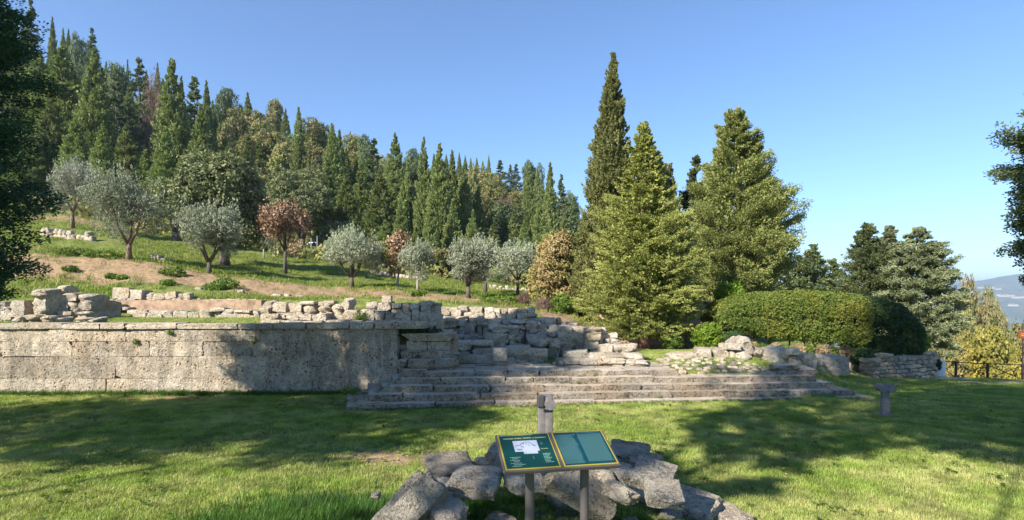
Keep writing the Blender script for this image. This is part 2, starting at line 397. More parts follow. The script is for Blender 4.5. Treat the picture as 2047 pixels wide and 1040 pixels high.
def ground_z(X, Y):
    X = np.asarray(X, float); Y = np.asarray(Y, float)
    Ys = np.maximum(Y, 1.0)
    c = np.clip(X / Ys * F + CX, TC[0], TC[-1])
    Yc = np.clip(Y, TY[0], TY[-1])
    i = np.clip(np.searchsorted(TY, Yc, side='right') - 1, 0, len(TY) - 2)
    f = (Yc - TY[i]) / (TY[i + 1] - TY[i])
    j = np.clip(np.searchsorted(TC, c, side='right') - 1, 0, len(TC) - 2)
    g = (c - TC[j]) / (TC[j + 1] - TC[j])
    z = (TZ[i, j] * (1 - g) + TZ[i, j + 1] * g) * (1 - f) + (TZ[i + 1, j] * (1 - g) + TZ[i + 1, j + 1] * g) * f
    # lawn in front of the terrace
    wallline = 12.0
    e = np.clip((Y - wallline) / 0.2, 0, 1)
    wide = np.clip((Y - 10.5) / 1.7, 0, 1)
    isright = np.clip((c - 1600) / 100, 0, 1)
    k = e * (1 - isright) + wide * isright
    z = z * k
    amp = np.interp(Y, [0, 12, 12.3, 20, 30, 60, 120, 400, 2000, 5000], [.012, .012, .02, .03, .12, .5, 1.5, 3, 14, 22])
    fr = np.interp(Y, [0, 30, 60, 200, 2000, 5000], [1.6, .9, .35, .12, .013, .009])
    z = z + amp * fbm2(X * fr, Y * fr, 3.3, 4)
    z = z + np.where((Y > 23) & (Y < 29), .10, 0) * fbm2(X * 2.6, Y * 2.6, 8.1, 3) * np.clip((Y - 23), 0, 1) * np.clip(29 - Y, 0, 1)
    # mound under the foreground stone heap
    z = z + 0.20 * np.exp(-(((X - 0.35) / 1.3) ** 2 + ((Y - 4.5) / 0.95) ** 2) ** 1.5)
    z = z + 0.10 * np.exp(-(((X + 1.7) / 0.7) ** 2 + ((Y - 4.6) / 0.6) ** 2))
    return z
def gz(x, y): return float(ground_z(np.array([x]), np.array([y]))[0])

def soil_at(X, Y):
    """bare-earth patches, as places on the ground"""
    s = np.zeros_like(X)
    def el(px, Yc, rx, ry, a=1.0):
        nonlocal s
        x = (px - CX) / F * Yc
        s = np.maximum(s, a * np.clip(1.3 - ((X - x) / rx) ** 2 - ((Y - Yc) / ry) ** 2, 0, 1))
    el(200, 25.7, 6.5, 1.8); el(330, 25.9, 4.5, 1.5); el(460, 25.8, 3.6, 1.5, .9); el(640, 25.2, 4.6, 2.2); el(560, 25, 2.5, 1.6)
    el(760, 25.2, 2.6, 1.6, .8); el(890, 24.2, 3.6, 2.6); el(1010, 22.5, 2.0, 2.0, .9); el(1090, 22.5, 1.6, 2.3, .8); el(1160, 20, 1.6, 3.0, .9)
    el(100, 28.8, 5, 0.7, .9); el(560, 47, 7, 0.8, .9); el(140, 40, 4, 1.5, .8)
    el(1290, 19.6, 1.9, 1.0); el(1350, 20.5, 2.2, 1.0)
    el(1085, 4.0, 1.05, 0.7); el(1040, 4.8, .9, .5, .7); el(1300, 4.1, .7, .4, .7); el(900, 4.0, .5, .5, .7)
    el(820, 7.0, 1.0, 0.5, .5); el(640, 10.8, 0.9, 0.5, .55); el(300, 11.2, 3.5, 0.35, .6)
    return s

def build_ground():
    ys = list(np.arange(-60, 0, 6.0)) + list(np.arange(0, 3, .5)) + list(np.arange(3, 12, .12)) + [12.0, 12.04, 12.1, 12.15, 12.2]
    y = 12.3
    while y < 7000: ys.append(y); y *= 1.0135 if y < 60 else 1.03
    ys.append(7000)
    ys = np.array(ys)
    us = np.concatenate([np.linspace(-1.9, -1.0, 14, endpoint=False), np.linspace(-1.0, 1.0, 300, endpoint=False), np.linspace(1.0, 1.95, 15)])
    U, Yg = np.meshgrid(us, ys)
    Wd = np.where(Yg < 14, 14.0 + 0 * Yg, Yg)          # parallel strip close by, fanning out with distance
    Xg = U * Wd
    Xg = np.where(Yg < 0, U * 40, Xg)
    Zg = ground_z(Xg, np.where(Yg < 0.5, 0.5, Yg))
    nr, nc = Xg.shape
    V = np.stack([Xg, Yg, Zg], -1).reshape(-1, 3)
    idx = np.arange(nr * nc).reshape(nr, nc)
    Fc = np.stack([idx[:-1, :-1], idx[:-1, 1:], idx[1:, 1:], idx[1:, :-1]], -1).reshape(-1, 4)
    soil = soil_at(V[:, 0], V[:, 1])
    far = np.clip((V[:, 1] - 45) / 25, 0, 1)
    me = np_mesh('ground', V, Fc, M['ground'], vert_attr={'soil': soil, 'far': far}, smooth=True)
    tag(obj('ground', me), kind='structure')
build_ground()

# ------------------------------------------------------------ rocks: shared shapes
def rock_mesh(seed, kind, mat, cuts=3):
    r = random.Random(seed)
    bm = bmesh.new(); bmesh.ops.create_cube(bm, size=1.0)
    bmesh.ops.subdivide_edges(bm, edges=bm.edges[:], cuts=cuts, use_grid_fill=True)
    off = Vector((r.uniform(0, 50), r.uniform(0, 50), r.uniform(0, 50)))
    planes = []
    nchop = {'flush': 1, 'ashlar': 2, 'block': 4, 'boulder': 9}[kind]
    for _ in range(nchop):
        n = Vector((r.choice((-1, 1)) * r.uniform(.3, 1), r.choice((-1, 1)) * r.uniform(.3, 1), r.choice((-1, 1)) * r.uniform(.3, 1)))
        if kind == 'ashlar': n[r.randrange(3)] *= 0.2
        n.normalize()
        ext = 0.5 * (abs(n.x) + abs(n.y) + abs(n.z))
        planes.append((n, ext * {'flush': r.uniform(.975, 1), 'ashlar': r.uniform(.90, .97), 'block': r.uniform(.78, .93), 'boulder': r.uniform(.60, .82)}[kind]))
    rnd = {'flush': 0.012, 'ashlar': 0.05, 'block': 0.10, 'boulder': 0.24}[kind]
    amp = {'flush': 0.012, 'ashlar': 0.022, 'block': 0.05, 'boulder': 0.085}[kind]
    for v in bm.verts:
        c = v.co.copy()
        for n, d in planes:
            q = c.dot(n)
            if q > d: c -= n * (q - d)
        l = max(abs(c.x), abs(c.y), abs(c.z))
        s = c.length
        if s > 0: c = c.lerp(c * (0.62 / s) if s > .62 else c, rnd * 2)
        c += Vector((mnoise.noise(c * 2.3 + off), mnoise.noise(c * 2.3 + off + Vector((9, 0, 0))), mnoise.noise(c * 2.3 + off + Vector((0, 9, 0))))) * amp * 1.6
        c += Vector((mnoise.noise(c * 7 + off), mnoise.noise(c * 7 + off + Vector((9, 0, 0))), mnoise.noise(c * 7 + off + Vector((0, 9, 0))))) * amp * .6
        if cuts > 9: c += c.normalized() * ((1 - abs(mnoise.noise(c * 9 + off)) * 2) * .018 - abs(mnoise.noise(c * 3.5 + off)) * .05 + mnoise.noise(c * 22 + off) * .012)
        v.co = c
    me = bm_mesh('stone', bm, mat, smooth=True)
    try: me.set_sharp_from_angle(angle=math.radians(38))
    except Exception: pass
    if mat.name == 'step_stone':          # lit tread tops put into a paler colour, risers keep their crust
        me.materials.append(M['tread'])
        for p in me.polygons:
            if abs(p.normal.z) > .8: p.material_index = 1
    return me
ROCKS = {}
def rocks(kind, matk, n=9, cuts=3):
    k = (kind, matk, cuts)
    if k not in ROCKS: ROCKS[k] = [rock_mesh(100 + 17 * i + len(kind) * 7 + len(ROCKS), kind, M[matk], cuts) for i in range(n)]
    return RS.choice(ROCKS[k])

def put_block(name, x0, x1, y0, y1, z0, z1, kind='block', matk='stone', parent=None, rz=0.0, tilt=0.02, pad=1.0, cuts=3, base=None):
    """a stone filling the given box (own rock shape, slightly off square); base: transform origin as (ox,oy,rz) frame"""
    c = Vector(((x0 + x1) / 2, (y0 + y1) / 2, (z0 + z1) / 2))
    if base is not None:
        ox, oy, a, dz = base
        cx, cy = c.x, c.y
        c = Vector((ox + cx * math.cos(a) - cy * math.sin(a), oy + cx * math.sin(a) + cy * math.cos(a), c.z + dz * cx)); rz = rz + a
    o = obj(name, rocks(kind, matk, cuts=cuts), parent)
    flip = RS.choice((0, math.pi))
    o.rotation_euler = (RS.gauss(0, tilt), RS.gauss(0, tilt), rz + RS.gauss(0, tilt) + flip)
    o.scale = ((x1 - x0) * pad, (y1 - y0) * pad, (z1 - z0) * pad)
    p = parent.location if parent is not None else Vector((0, 0, 0))
    o.location = c - Vector(p)
    return o

# ------------------------------------------------------------ leaves
def leaf_quads(P, D, N, L, Wd, tint):
    D = D / (np.linalg.norm(D, axis=1, keepdims=True) + 1e-9)
    S = np.cross(N, D); S /= (np.linalg.norm(S, axis=1, keepdims=True) + 1e-9)
    L = np.broadcast_to(np.asarray(L).reshape(-1, 1), (len(P), 1)); Wd = np.broadcast_to(np.asarray(Wd).reshape(-1, 1), (len(P), 1))
    V = np.stack([P - D * L * .5, P + S * Wd * .5, P + D * L * .5, P - S * Wd * .5], 1).reshape(-1, 3)
    Fc = np.arange(len(V)).reshape(-1, 4)
    return V, Fc, tint

def crown_arrays(rng, H, z0, prof, nb, nsp, nlv, up=0.5, slen=.5, srad=.16, L=.12, Wd=.06, droop=0.0, lump=.2, flat=1.0, fmin=.35, lean=(0, 0), lumpf=3.0, topup=0.0, coh=1.0, azj=.22, pad=0.0):
    """prof(u): crown radius at fraction u of the way z0..H. Branch, spray, leaf."""
    uu = rng.random(nb * 6); keep = rng.random(nb * 6) < (prof(uu) / prof(np.linspace(0, 1, 40)).max()) * .82 + .18
    uu = uu[keep][:nb]
    uu = np.concatenate([uu, np.linspace(.80, 1.0, 16)]); nb = len(uu)
    az = rng.random(nb) * 2 * np.pi
    r = prof(uu) * (1 + lump * (fbm2(az * lumpf / 2, uu * lumpf * 4, rng.random() * 20, 3) * 1.2 + rng.normal(0, .35, nb)))
    h = z0 + (H - z0) * uu
    upa = up + topup * uu + rng.normal(0, .12, nb)
    f = fmin + (1 - fmin) * rng.random((nb, nsp)) ** .6
    R = r[:, None] * f
    azs = az[:, None] + rng.normal(0, azj, (nb, nsp)) / np.maximum(f, .3)
    ct, stt = np.cos(azs), np.sin(azs)
    z = h[:, None] - r[:, None] * (1 - f) * np.tan(np.clip(upa, -1.2, 1.25))[:, None] - droop * (R ** 2) + rng.normal(0, .04, (nb, nsp)) * slen
    top = z > H
    z = np.where(top, H - rng.random((nb, nsp)) * .1, z)
    z = np.where(z < z0, z0 + rng.random(z.shape) * .25, z)
    SP = np.stack([R * ct + lean[0] * (z / H), R * stt + lean[1] * (z / H), z], -1)
    SD = np.stack([ct * np.cos(upa)[:, None], stt * np.cos(upa)[:, None], np.sin(upa)[:, None] - droop * R * .8], -1)
    SD = SD + rng.normal(0, .22, SD.shape); SD /= np.linalg.norm(SD, axis=-1, keepdims=True)
    ns = nb * nsp
    if pad: SP[..., 2] += pad * slen * (f - .75) * 0 - pad * np.abs(azs - az[:, None]) * R * .5
    SP = SP.reshape(ns, 3); SD = SD.reshape(ns, 3)
    st = np.clip(rng.normal(.5, .22, ns), 0, 1)
    loc = np.clip(np.repeat(r, nsp) / (.62 * max(r.max(), .2)), .42, 1)
    sl = slen * rng.uniform(.6, 1.3, ns) * loc
    tt = rng.uniform(-.5, .5, (ns, nlv))
    wob = rng.normal(0, 1, (ns, nlv, 3)); wob[..., 2] *= flat
    rad = srad * loc[:, None] * (1.0 - .55 * np.abs(tt) * 2) * rng.uniform(.4, 1, (ns, nlv))
    wn_ = wob / (np.linalg.norm(wob, axis=-1, keepdims=True) + 1e-9)
    wn_[..., 2] *= flat
    P = SP[:, None, :] + SD[:, None, :] * (tt * sl[:, None])[..., None] + wn_ * rad[..., None]
    D = SD[:, None, :] * 1.0 + rng.normal(0, .45, (ns, nlv, 3)) + wn_ * .35
    out = np.stack([P[..., 0] * .25 / max(r.mean(), .2), P[..., 1] * .25 / max(r.mean(), .2), np.full(P.shape[:2], .25)], -1)
    N = wn_ * coh + out + rng.normal(0, .35, (ns, nlv, 3))
    n = ns * nlv
    tint = np.clip(st[:, None] + rng.normal(0, .12, (ns, nlv)), 0, 1).reshape(n)
    return leaf_quads(P.reshape(n, 3), D.reshape(n, 3), N.reshape(n, 3), L * rng.uniform(.6, 1.3, n), Wd * rng.uniform(.6, 1.3, n), tint)

def join_arrays(lst):
    Vs, Fs, Ts, o = [], [], [], 0
    for V, Fc, T in lst:
        Vs.append(V); Fs.append(Fc + o); Ts.append(T); o += len(V)
    return np.concatenate(Vs), np.concatenate(Fs), np.concatenate(Ts)

def leaf_mesh(name, arr, mat):
    V, Fc, T = arr
    return np_mesh(name, V, Fc, mat, face_attr={'tint': T})

def pf(us, rs):
    us = np.array(us); rs = np.array(rs)
    return lambda u: np.interp(u, us, rs)

def trunk_mesh(name, H, r, mat, lean=(0, 0), seed=0, flare=1.5, limbs=0, n=9, zl=(.3, .9), ll=1.0):
    rr = random.Random(seed); bm = bmesh.new()
    pts, rads = [], []
    for i in range(9):
        t = i / 8
        pts.append((lean[0] * t + rr.gauss(0, r * .15) * (t > 0), lean[1] * t + rr.gauss(0, r * .15) * (t > 0), -0.15 + (H + .15) * t))
        rads.append(r * (1 - .85 * t) * (flare if i == 0 else 1 + (flare - 1) * .15 * (i == 1)))
    tube(bm, pts, rads, n)
    for k in range(limbs):
        t = rr.uniform(*zl); a = rr.uniform(0, 6.28); l = ll * rr.uniform(.6, 1.2) * (1.1 - t)
        p = Vector((lean[0] * t, lean[1] * t, H * t)); d = Vector((math.cos(a), math.sin(a), rr.uniform(.2, .7)))
        tube(bm, [p, p + d * l * .5, p + d * l + Vector((0, 0, -.08 * l))], [r * (1 - .85 * t) * .45, r * .2 * (1.1 - t), r * .04], 5)
    return bm_mesh(name, bm, mat, True)

def tree(name, label, cat, x, y, H, crownarr, leafmat, trunkme, rz=0.0, group=None, crown_name='crown', z=None):
    t = thing(name, label, cat, (x, y, gz(x, y) if z is None else z), rz, group)
    if trunkme is not None: obj('trunk', trunkme, t)
    c = obj(crown_name, crownarr if isinstance(crownarr, bpy.types.Mesh) else leaf_mesh(crown_name, crownarr, leafmat), t)
    return t

def sil(px, base_py, Y, rows):
    """widths read off as (row, half width in picture px) -> (H, z0, profile in metres) with base on the ground at px,Y"""
    x = (px - CX) / F * Y; g = gz(x, Y)
    zs = [EYE - (r - HY) / F * Y - g for r, _ in rows]; ws = [w / F * Y for _, w in rows]
    H = max(zs); z0 = min(zs)
    o = np.argsort(zs); us = (np.array(zs)[o] - z0) / (H - z0)
    return x, g, H, z0, pf(us, np.array(ws)[o])

# ------------------------------------------------------------ the large terrace wall
def build_terrace_wall():
    t = thing('ashlar_wall', 'long retaining wall of big pitted limestone blocks with a projecting cap', 'stone wall', (-8.0, 11.8, 0))
    bm = bmesh.new(); bx(bm, -14.6, -2.5, 11.90, 12.18, -.3, 1.39)
    m = bm_mesh('wall_core', bm, M['wall']); obj('core', m, t, loc=Vector((8, -11.8, 0)))
    courses = [(-.22, .318), (.318, .80), (.80, 1.12), (1.12, 1.378)]
    for ci, (z0, z1) in enumerate(courses):
        x = -14.6 - RS.random() * .8
        while x < -2.45:
            l = RS.uniform(.75, 1.75)
            x1 = min(x + l, -2.45)
            if -2.45 - x1 < .35: x1 = -2.45
            r = RS.gauss(0, .008)
            put_block('stone_block', x + .003, x1 - .003, 11.76 + r, 12.0, z0 + .001, z1 - .001, 'flush' if RS.random() < .5 else 'ashlar', 'wall', t, tilt=.002, pad=1.012, cuts=5)
            x = x1
    x = -14.8
    while x < -1.9:
        l = RS.uniform(.5, 1.5); x1 = min(x + l, -1.85)
        if -1.85 - x1 < .3: x1 = -1.85
        e = RS.gauss(0, .012)
        put_block('cap_stone', x + .006, x1 - .006, 11.69 + abs(RS.gauss(0, .02)), 12.25, 1.385, 1.505 + e, 'ashlar', 'stone', t, tilt=.008, pad=1.0, cuts=4)
        x = x1
build_terrace_wall()

# ------------------------------------------------------------ the stairs
FR = (-3.0, 9.95, math.radians(7.5), -.011)
ZK = [.09, .11, .225, .34, .455, .57]
def build_steps():
    t = thing('stone_staircase', 'broad flight of worn limestone steps rising from the lawn', 'stone steps', (2.2, 10.6, 0))
    U = 10.6
    for k in range(1, 6):
        v0 = .25 * (k - 1); u = .19 * k; ue = U - .27 * (k - 1) if k < 5 else 6.75
        zb = ZK[k - 1] - .04 if k > 1 else -.16
        while u < ue - .02:
            l = RS.uniform(.55, 1.5); u1 = min(u + l, ue)
            if ue - u1 < .35: u1 = ue
            j = RS.gauss(0, .014)
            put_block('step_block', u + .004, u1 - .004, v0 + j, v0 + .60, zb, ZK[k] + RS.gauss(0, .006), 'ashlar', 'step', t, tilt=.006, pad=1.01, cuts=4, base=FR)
            u = u1
        # left return, splayed a little outwards
        cx, cy = FR[0] + .19 * k * math.cos(FR[2]) - v0 * math.sin(FR[2]), FR[1] + .19 * k * math.sin(FR[2]) + v0 * math.cos(FR[2])
        v = 0 if k < 3 else .0; a2 = math.radians(15.5)
        while cy + v * math.cos(a2) < 11.55:
            l = RS.uniform(.42, .80)
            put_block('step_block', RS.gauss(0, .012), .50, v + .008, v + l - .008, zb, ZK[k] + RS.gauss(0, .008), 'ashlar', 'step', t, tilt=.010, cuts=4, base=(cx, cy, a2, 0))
            v += l
        # right return
        v = v0 + .6
        while v < 1.75 and k < 5:
            v1 = v + RS.uniform(.4, .7)
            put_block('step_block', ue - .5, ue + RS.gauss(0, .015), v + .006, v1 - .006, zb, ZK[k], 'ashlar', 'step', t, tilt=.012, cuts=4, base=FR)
            v = v1
    v = 0
    while v < 1.75:
        v1 = v + RS.uniform(.4, .8)
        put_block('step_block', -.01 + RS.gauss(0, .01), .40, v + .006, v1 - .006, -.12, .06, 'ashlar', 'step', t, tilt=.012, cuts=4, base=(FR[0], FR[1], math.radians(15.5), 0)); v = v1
    # pavers of the landing
    for v0, v1, z in ((1.58, 2.05, .575), (2.05, 2.6, .585)):
        u = 1.2
        while u < 6.7:
            l = RS.uniform(.5, 1.2); u1 = min(u + l, 6.8)
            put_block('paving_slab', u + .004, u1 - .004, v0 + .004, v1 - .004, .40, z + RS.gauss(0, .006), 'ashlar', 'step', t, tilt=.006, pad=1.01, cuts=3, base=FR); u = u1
    # infill below the right-hand rubble slope
    for v0, v1, z in ((1.25, 1.75, .30), ):
        u = 6.7
        while u < 9.4:
            u1 = u + RS.uniform(.5, .9)
            put_block('step_block', u, u1 - .01, v0, v1, .05, z, 'block', 'step', t, tilt=.01, base=FR); u = u1
build_steps()

# ------------------------------------------------------------ ruined masonry, from rows of single stones
def ruin(label, rows, name='ruined_wall', cat='ruined wall', group=None, mat='stone', kind='block', support=True):
    """rows: list of (Y, depth, [(px0, top, px1, bottom), ...]) read at the stone's front face"""
    xs = [at((b[0] + b[2]) / 2, 600, Y).x for Y, d, bl in rows for b in bl]; ys = [Y for Y, d, bl in rows for b in bl]
    cx, cy = sum(xs) / len(xs), sum(ys) / len(ys)
    t = thing(name, label, cat, (cx, cy, gz(cx, cy)), 0, group)
    boxes = []
    for Y, dep, bl in rows:
        for b in bl:
            k = b[4] if len(b) > 4 else (kind if kind == 'ashlar' or RS.random() > .28 else 'boulder')
            Yj = Y + RS.gauss(0, .035)
            a = at(b[0], b[3], Yj); c = at(b[2], b[1], Yj)
            d = dep * RS.uniform(.8, 1.2)
            put_block('stone', a.x, c.x, Yj, Yj + d, a.z, c.z, k, mat, t, rz=RS.gauss(0, .06), tilt=.05, pad=1.05, cuts=4 if (b[2] - b[0]) > 22 else 3)
            boxes.append((a.x, c.x, a.z, c.z, Yj, d))
    if support:
        for (x0, x1, z0, z1, Y, d) in boxes:
            g = gz((x0 + x1) / 2, Y + d / 2)
            lo = g - .08
            under = [b[3] for b in boxes if b[0] < (x0 + x1) / 2 < b[1] and b[3] <= z0 + .04 and abs(b[4] - Y) < .25]
            if under: lo = max(lo, max(under) - .02)
            if z0 - lo > .04:
                n = max(1, round((z0 - lo) / .22))
                for i in range(n):
                    za = lo + (z0 - lo) * i / n; zb = lo + (z0 - lo) * (i + 1) / n + .02
                    put_block('stone', x0 + .02, x1 - .02, Y + .05, Y + d, za, zb, 'block', mat, t, tilt=.02, pad=1.04)
    return t

ruin('ruined wall of squared blocks behind the cap, shaded at its square end', [
    (13.9, .5, [(521, 603, 546, 629, 'boulder'), (547, 605, 575, 624), (575, 606, 602, 624), (552, 624, 601, 633), (604, 607, 630, 627), (599, 603, 629, 609), (633, 612, 660, 626), (636, 604, 650, 612)]),
    (13.55, .35, [(521, 629, 554, 642), (557, 631, 569, 639), (571, 632, 596, 640), (597, 629, 622, 640), (624, 630, 634, 640), (634, 627, 652, 643)]),
    (13.25, .3, [(521, 641, 560, 647), (562, 642, 600, 647), (602, 642, 640, 647)])])
ruin('jagged heap of wall blocks rising to an upright stone beside a weedy gap', [
    (13.9, .55, [(640, 612, 660, 627), (645, 602, 665, 612), (661, 608, 684, 625), (683, 598, 699, 620), (686, 619, 714, 638), (666, 625, 688, 640), (655, 626, 668, 639)]),
    (13.5, .3, [(642, 640, 690, 648), (692, 641, 726, 649), (728, 641, 790, 649)])])
ruin('tumbled courses of pale blocks from the weedy gap to the slope', [
    (14.1, .5, [(731, 605, 755, 620), (756, 604, 781, 619), (781, 616, 803, 626), (783, 606, 802, 616), (803, 606, 818, 624), (820, 607, 838, 620), (839, 603, 865, 615), (857, 611, 873, 626), (866, 605, 880, 612), (838, 614, 857, 626)]),
    (13.7, .45, [(719, 620, 746, 642), (747, 621, 769, 640), (770, 626, 790, 640), (790, 625, 819, 644), (821, 621, 835, 646), (836, 626, 858, 646), (858, 627, 880, 646)])])
ob = at(771, 603, 14.15)
tag(put_block('stone_cube', ob.x - .115, ob.x + .115, 14.2, 14.45, ob.z - .02, ob.z + .155, 'ashlar', 'stone'), 'small cube of stone standing alone on top of the ruined wall', 'stone block')
ruin('rear course of small pale stones against the bare earth bank', [
    (16.6, .45, [(880, 614, 897, 623), (898, 615, 914, 622), (917, 612, 934, 622), (937, 614, 966, 627), (968, 615, 987, 626), (988, 617, 1001, 628), (1002, 617, 1015, 627), (1016, 617, 1034, 627), (1035, 617, 1052, 627), (1053, 614, 1068, 626)]),
    (16.1, .5, [(880, 622, 897, 632), (898, 621, 926, 634), (926, 625, 945, 638), (946, 627, 968, 638), (969, 624, 990, 637), (991, 628, 1010, 639), (1012, 628, 1032, 640), (1033, 627, 1052, 638), (1053, 627, 1073, 636), (1056, 636, 1082, 645)]),
    (15.5, .6, [(884, 634, 905, 645), (906, 634, 935, 646, 'boulder'), (936, 636, 960, 648), (961, 638, 985, 648), (986, 639, 1010, 650), (1010, 639, 1030, 649), (1031, 640, 1056, 650), (1058, 645, 1080, 653)])])
ruin('rounded boulders and blocks heaped in the middle of the ruin', [
    (14.9, .6, [(880, 636, 914, 656, 'boulder'), (915, 640, 930, 655, 'boulder'), (918, 648, 952, 672), (952, 634, 964, 654, 'boulder'), (964, 645, 976, 656), (975, 640, 1001, 651), (1003, 642, 1022, 652), (882, 657, 916, 670)]),
    (14.4, .5, [(1022, 641, 1050, 648), (1050, 643, 1075, 665), (1076, 650, 1096, 670), (1033, 649, 1049, 660), (1019, 658, 1031, 668), (1032, 662, 1050, 674), (1017, 668, 1033, 682)])])
ruin('short wall stub of three long blocks standing above weeds', [
    (13.9, .55, [(976, 651, 1017, 666), (971, 665, 1018, 685), (984, 685, 1016, 697)]),
    (13.8, .4, [(1017, 651, 1037, 660), (1018, 671, 1030, 679), (1017, 678, 1036, 695), (1031, 674, 1045, 686, 'boulder')])])
ruin('stepped masonry of thin courses in front of the big conifer', [
    (14.9, .5, [(1085, 636, 1112, 650), (1113, 636, 1123, 652), (1123, 644, 1132, 653), (1132, 645, 1154, 654)]),
    (14.3, .5, [(1112, 652, 1142, 664), (1142, 654, 1172, 666), (1096, 650, 1113, 668), (1093, 660, 1112, 667)]),
    (13.8, .5, [(1076, 666, 1094, 674), (1095, 667, 1113, 675), (1114, 665, 1150, 680), (1114, 680, 1150, 693), (1150, 666, 1172, 692), (1090, 675, 1112, 682)])])
ruin('massive square pillar stub with rounded top stone at the ruin corner', [
    (13.5, .6, [(1172, 667, 1198, 681), (1171, 681, 1197, 700), (1180, 699, 1196, 708), (1173, 655, 1202, 668, 'boulder')]),
    (13.7, .4, [(1199, 667, 1206, 692), (1201, 655, 1213, 667, 'boulder'), (1208, 667, 1235, 677), (1207, 677, 1219, 692), (1219, 678, 1236, 686), (1222, 685, 1242, 692)])], name='pillar_stub', cat='pillar stub')
ruin('low block row with weeds under the conifer trunk', [
    (13.2, .5, [(1200, 690, 1224, 707), (1225, 691, 1243, 707), (1243, 690, 1275, 707), (1266, 688, 1274, 694)])])
ruin('two long sills of flat blocks along the back of the landing', [
    (12.6, .45, [(1130, 703, 1176, 718), (1177, 708, 1212, 719), (1213, 709, 1246, 719), (1247, 708, 1290, 723)]),
    (12.35, .4, [(1124, 717, 1160, 729), (1161, 718, 1204, 728), (1205, 718, 1248, 728), (1249, 722, 1296, 730), (1116, 720, 1124, 729)])])
ruin('broken inner wall of large lichened blocks beside a standing block', [
    (13.0, .5, [(893, 683, 940, 706, 'boulder'), (940, 682, 983, 696), (947, 695, 987, 711)]),
    (12.5, .5, [(915, 711, 950, 735), (950, 711, 986, 735), (880, 704, 914, 722)]),
    (12.35, .4, [(985, 720, 1006, 733), (1006, 719, 1026, 733)])])
tag(ruin('standing square block with worn face at the end of the inner wall', [(12.25, .4, [(986, 697, 1013, 722)])], name='standing_block', cat='stone block'))
ruin('broad fractured block flanked by flat slabs above the grassy patch', [
    (13.3, .7, [(1056, 673, 1097, 697), (1096, 679, 1120, 700, 'boulder')]),
    (13.0, .5, [(1012, 694, 1060, 709), (1058, 698, 1095, 713)])], name='broken_masonry', cat='ruined wall')

# rubble bank: smaller stones filling the middle of the ruin
t = thing('rubble_bank', 'bank of loose small rubble between the ruined courses', 'rubble', (0.5, 15, gz(.5, 15)))
for i in range(210):
    px = RS.uniform(850, 1210); Y = RS.uniform(13.4, 17.0)
    x = (px - CX) / F * Y; g = gz(x, Y); s = RS.uniform(.12, .38)
    put_block('stone', x - s / 2, x + s / 2, Y, Y + s * .8, g - .06, g + s * RS.uniform(.2, .55), RS.choice(('block', 'boulder')), 'stone', t, rz=RS.uniform(0, 3), tilt=.15)

# slab on its moulded pedestal, and the big steps below it
t = ruin('moulded corner pedestal under a thick overhanging slab', [
    (12.05, .6, [(812, 684, 852, 702, 'ashlar'), (852, 685, 895, 702, 'ashlar'), (797, 688, 812, 703)])], name='corner_pedestal', cat='pedestal')
a = at(801, 684, 11.85); b = at(908, 667, 11.85)
bm = bmesh.new()
secs = [(a.x, b.x, 0, .0), ]
vs = bx(bm, a.x + .02, b.x, 11.85, 12.55, a.z + .01, b.z, .012)
for v in vs:
    if v.co.z < (a.z + b.z) / 2:
        v.co.x += .16 if v.co.x < (a.x + b.x) / 2 else -.10
        v.co.y += .10 if v.co.y < 12.2 else 0
bmesh.ops.subdivide_edges(bm, edges=bm.edges[:], cuts=3, use_grid_fill=True)
for v in bm.verts:
    v.co += Vector((mnoise.noise(v.co * 6), mnoise.noise(v.co * 6 + Vector((5, 0, 0))), mnoise.noise(v.co * 6 + Vector((0, 5, 0))))) * .022
c0 = Vector(((a.x + b.x) / 2, 12.2, a.z))
for v in bm.verts: v.co -= c0
sl = obj('capping_slab', bm_mesh('capping_slab', bm, M['stone'], False)); sl.location = c0
tag(sl, 'thick overhanging stone slab with bevelled edge laid on the corner pedestal', 'stone slab')
ruin('two tall steps of long blocks leading up to the pedestal', [
    (11.75, .5, [(800, 702, 840, 721), (840, 703, 900, 722), (900, 709, 916, 722)]),
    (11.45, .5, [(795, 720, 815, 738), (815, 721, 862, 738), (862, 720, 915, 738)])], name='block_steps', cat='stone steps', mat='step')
ruin('end of the terrace cap with a raised block above shaded ivy', [
    (12.25, .5, [(850, 645, 882, 661), (800, 650, 850, 660), (862, 660, 900, 672), (898, 668, 912, 682)])])

# right-hand ruin
ruin('jumble of big weathered blocks along the shrub bed', [
    (13.7, .6, [(1397, 698, 1425, 716), (1425, 699, 1454, 720), (1452, 700, 1476, 723), (1476, 702, 1503, 725), (1452, 688, 1482, 701)]),
    (13.9, .7, [(1474, 676, 1507, 708, 'boulder'), (1508, 698, 1540, 718, 'boulder')]),
    (13.5, .6, [(1539, 697, 1580, 722), (1540, 712, 1580, 736, 'boulder'), (1579, 711, 1606, 737), (1604, 708, 1632, 739)])])
tag(ruin('dark loose boulder lying on top of the blocks by the hedge', [(13.3, .35, [(1578, 697, 1602, 712, 'boulder')])], name='boulder', cat='boulder', support=False))
tag(ruin('sloping flat rock slab at the lawn edge of the rubble patch', [(13.5, .5, [(1344, 706, 1398, 722, 'boulder'), (1330, 716, 1352, 726, 'boulder'), (1374, 712, 1402, 724, 'boulder')])], name='rock_slab', cat='rock'))
tag(ruin('big pale squared block ending the ruin beside the lawn', [(15.0, .8, [(1640, 715, 1698, 750)])], name='stone_block', cat='stone block', kind='ashlar'))
ruin('shaded low stones between the big pale block and the boulders', [(14.6, .5, [(1627, 716, 1652, 734), (1634, 733, 1652, 750, 'boulder'), (1612, 737, 1640, 746, 'boulder')])], name='low_stones', cat='stones')
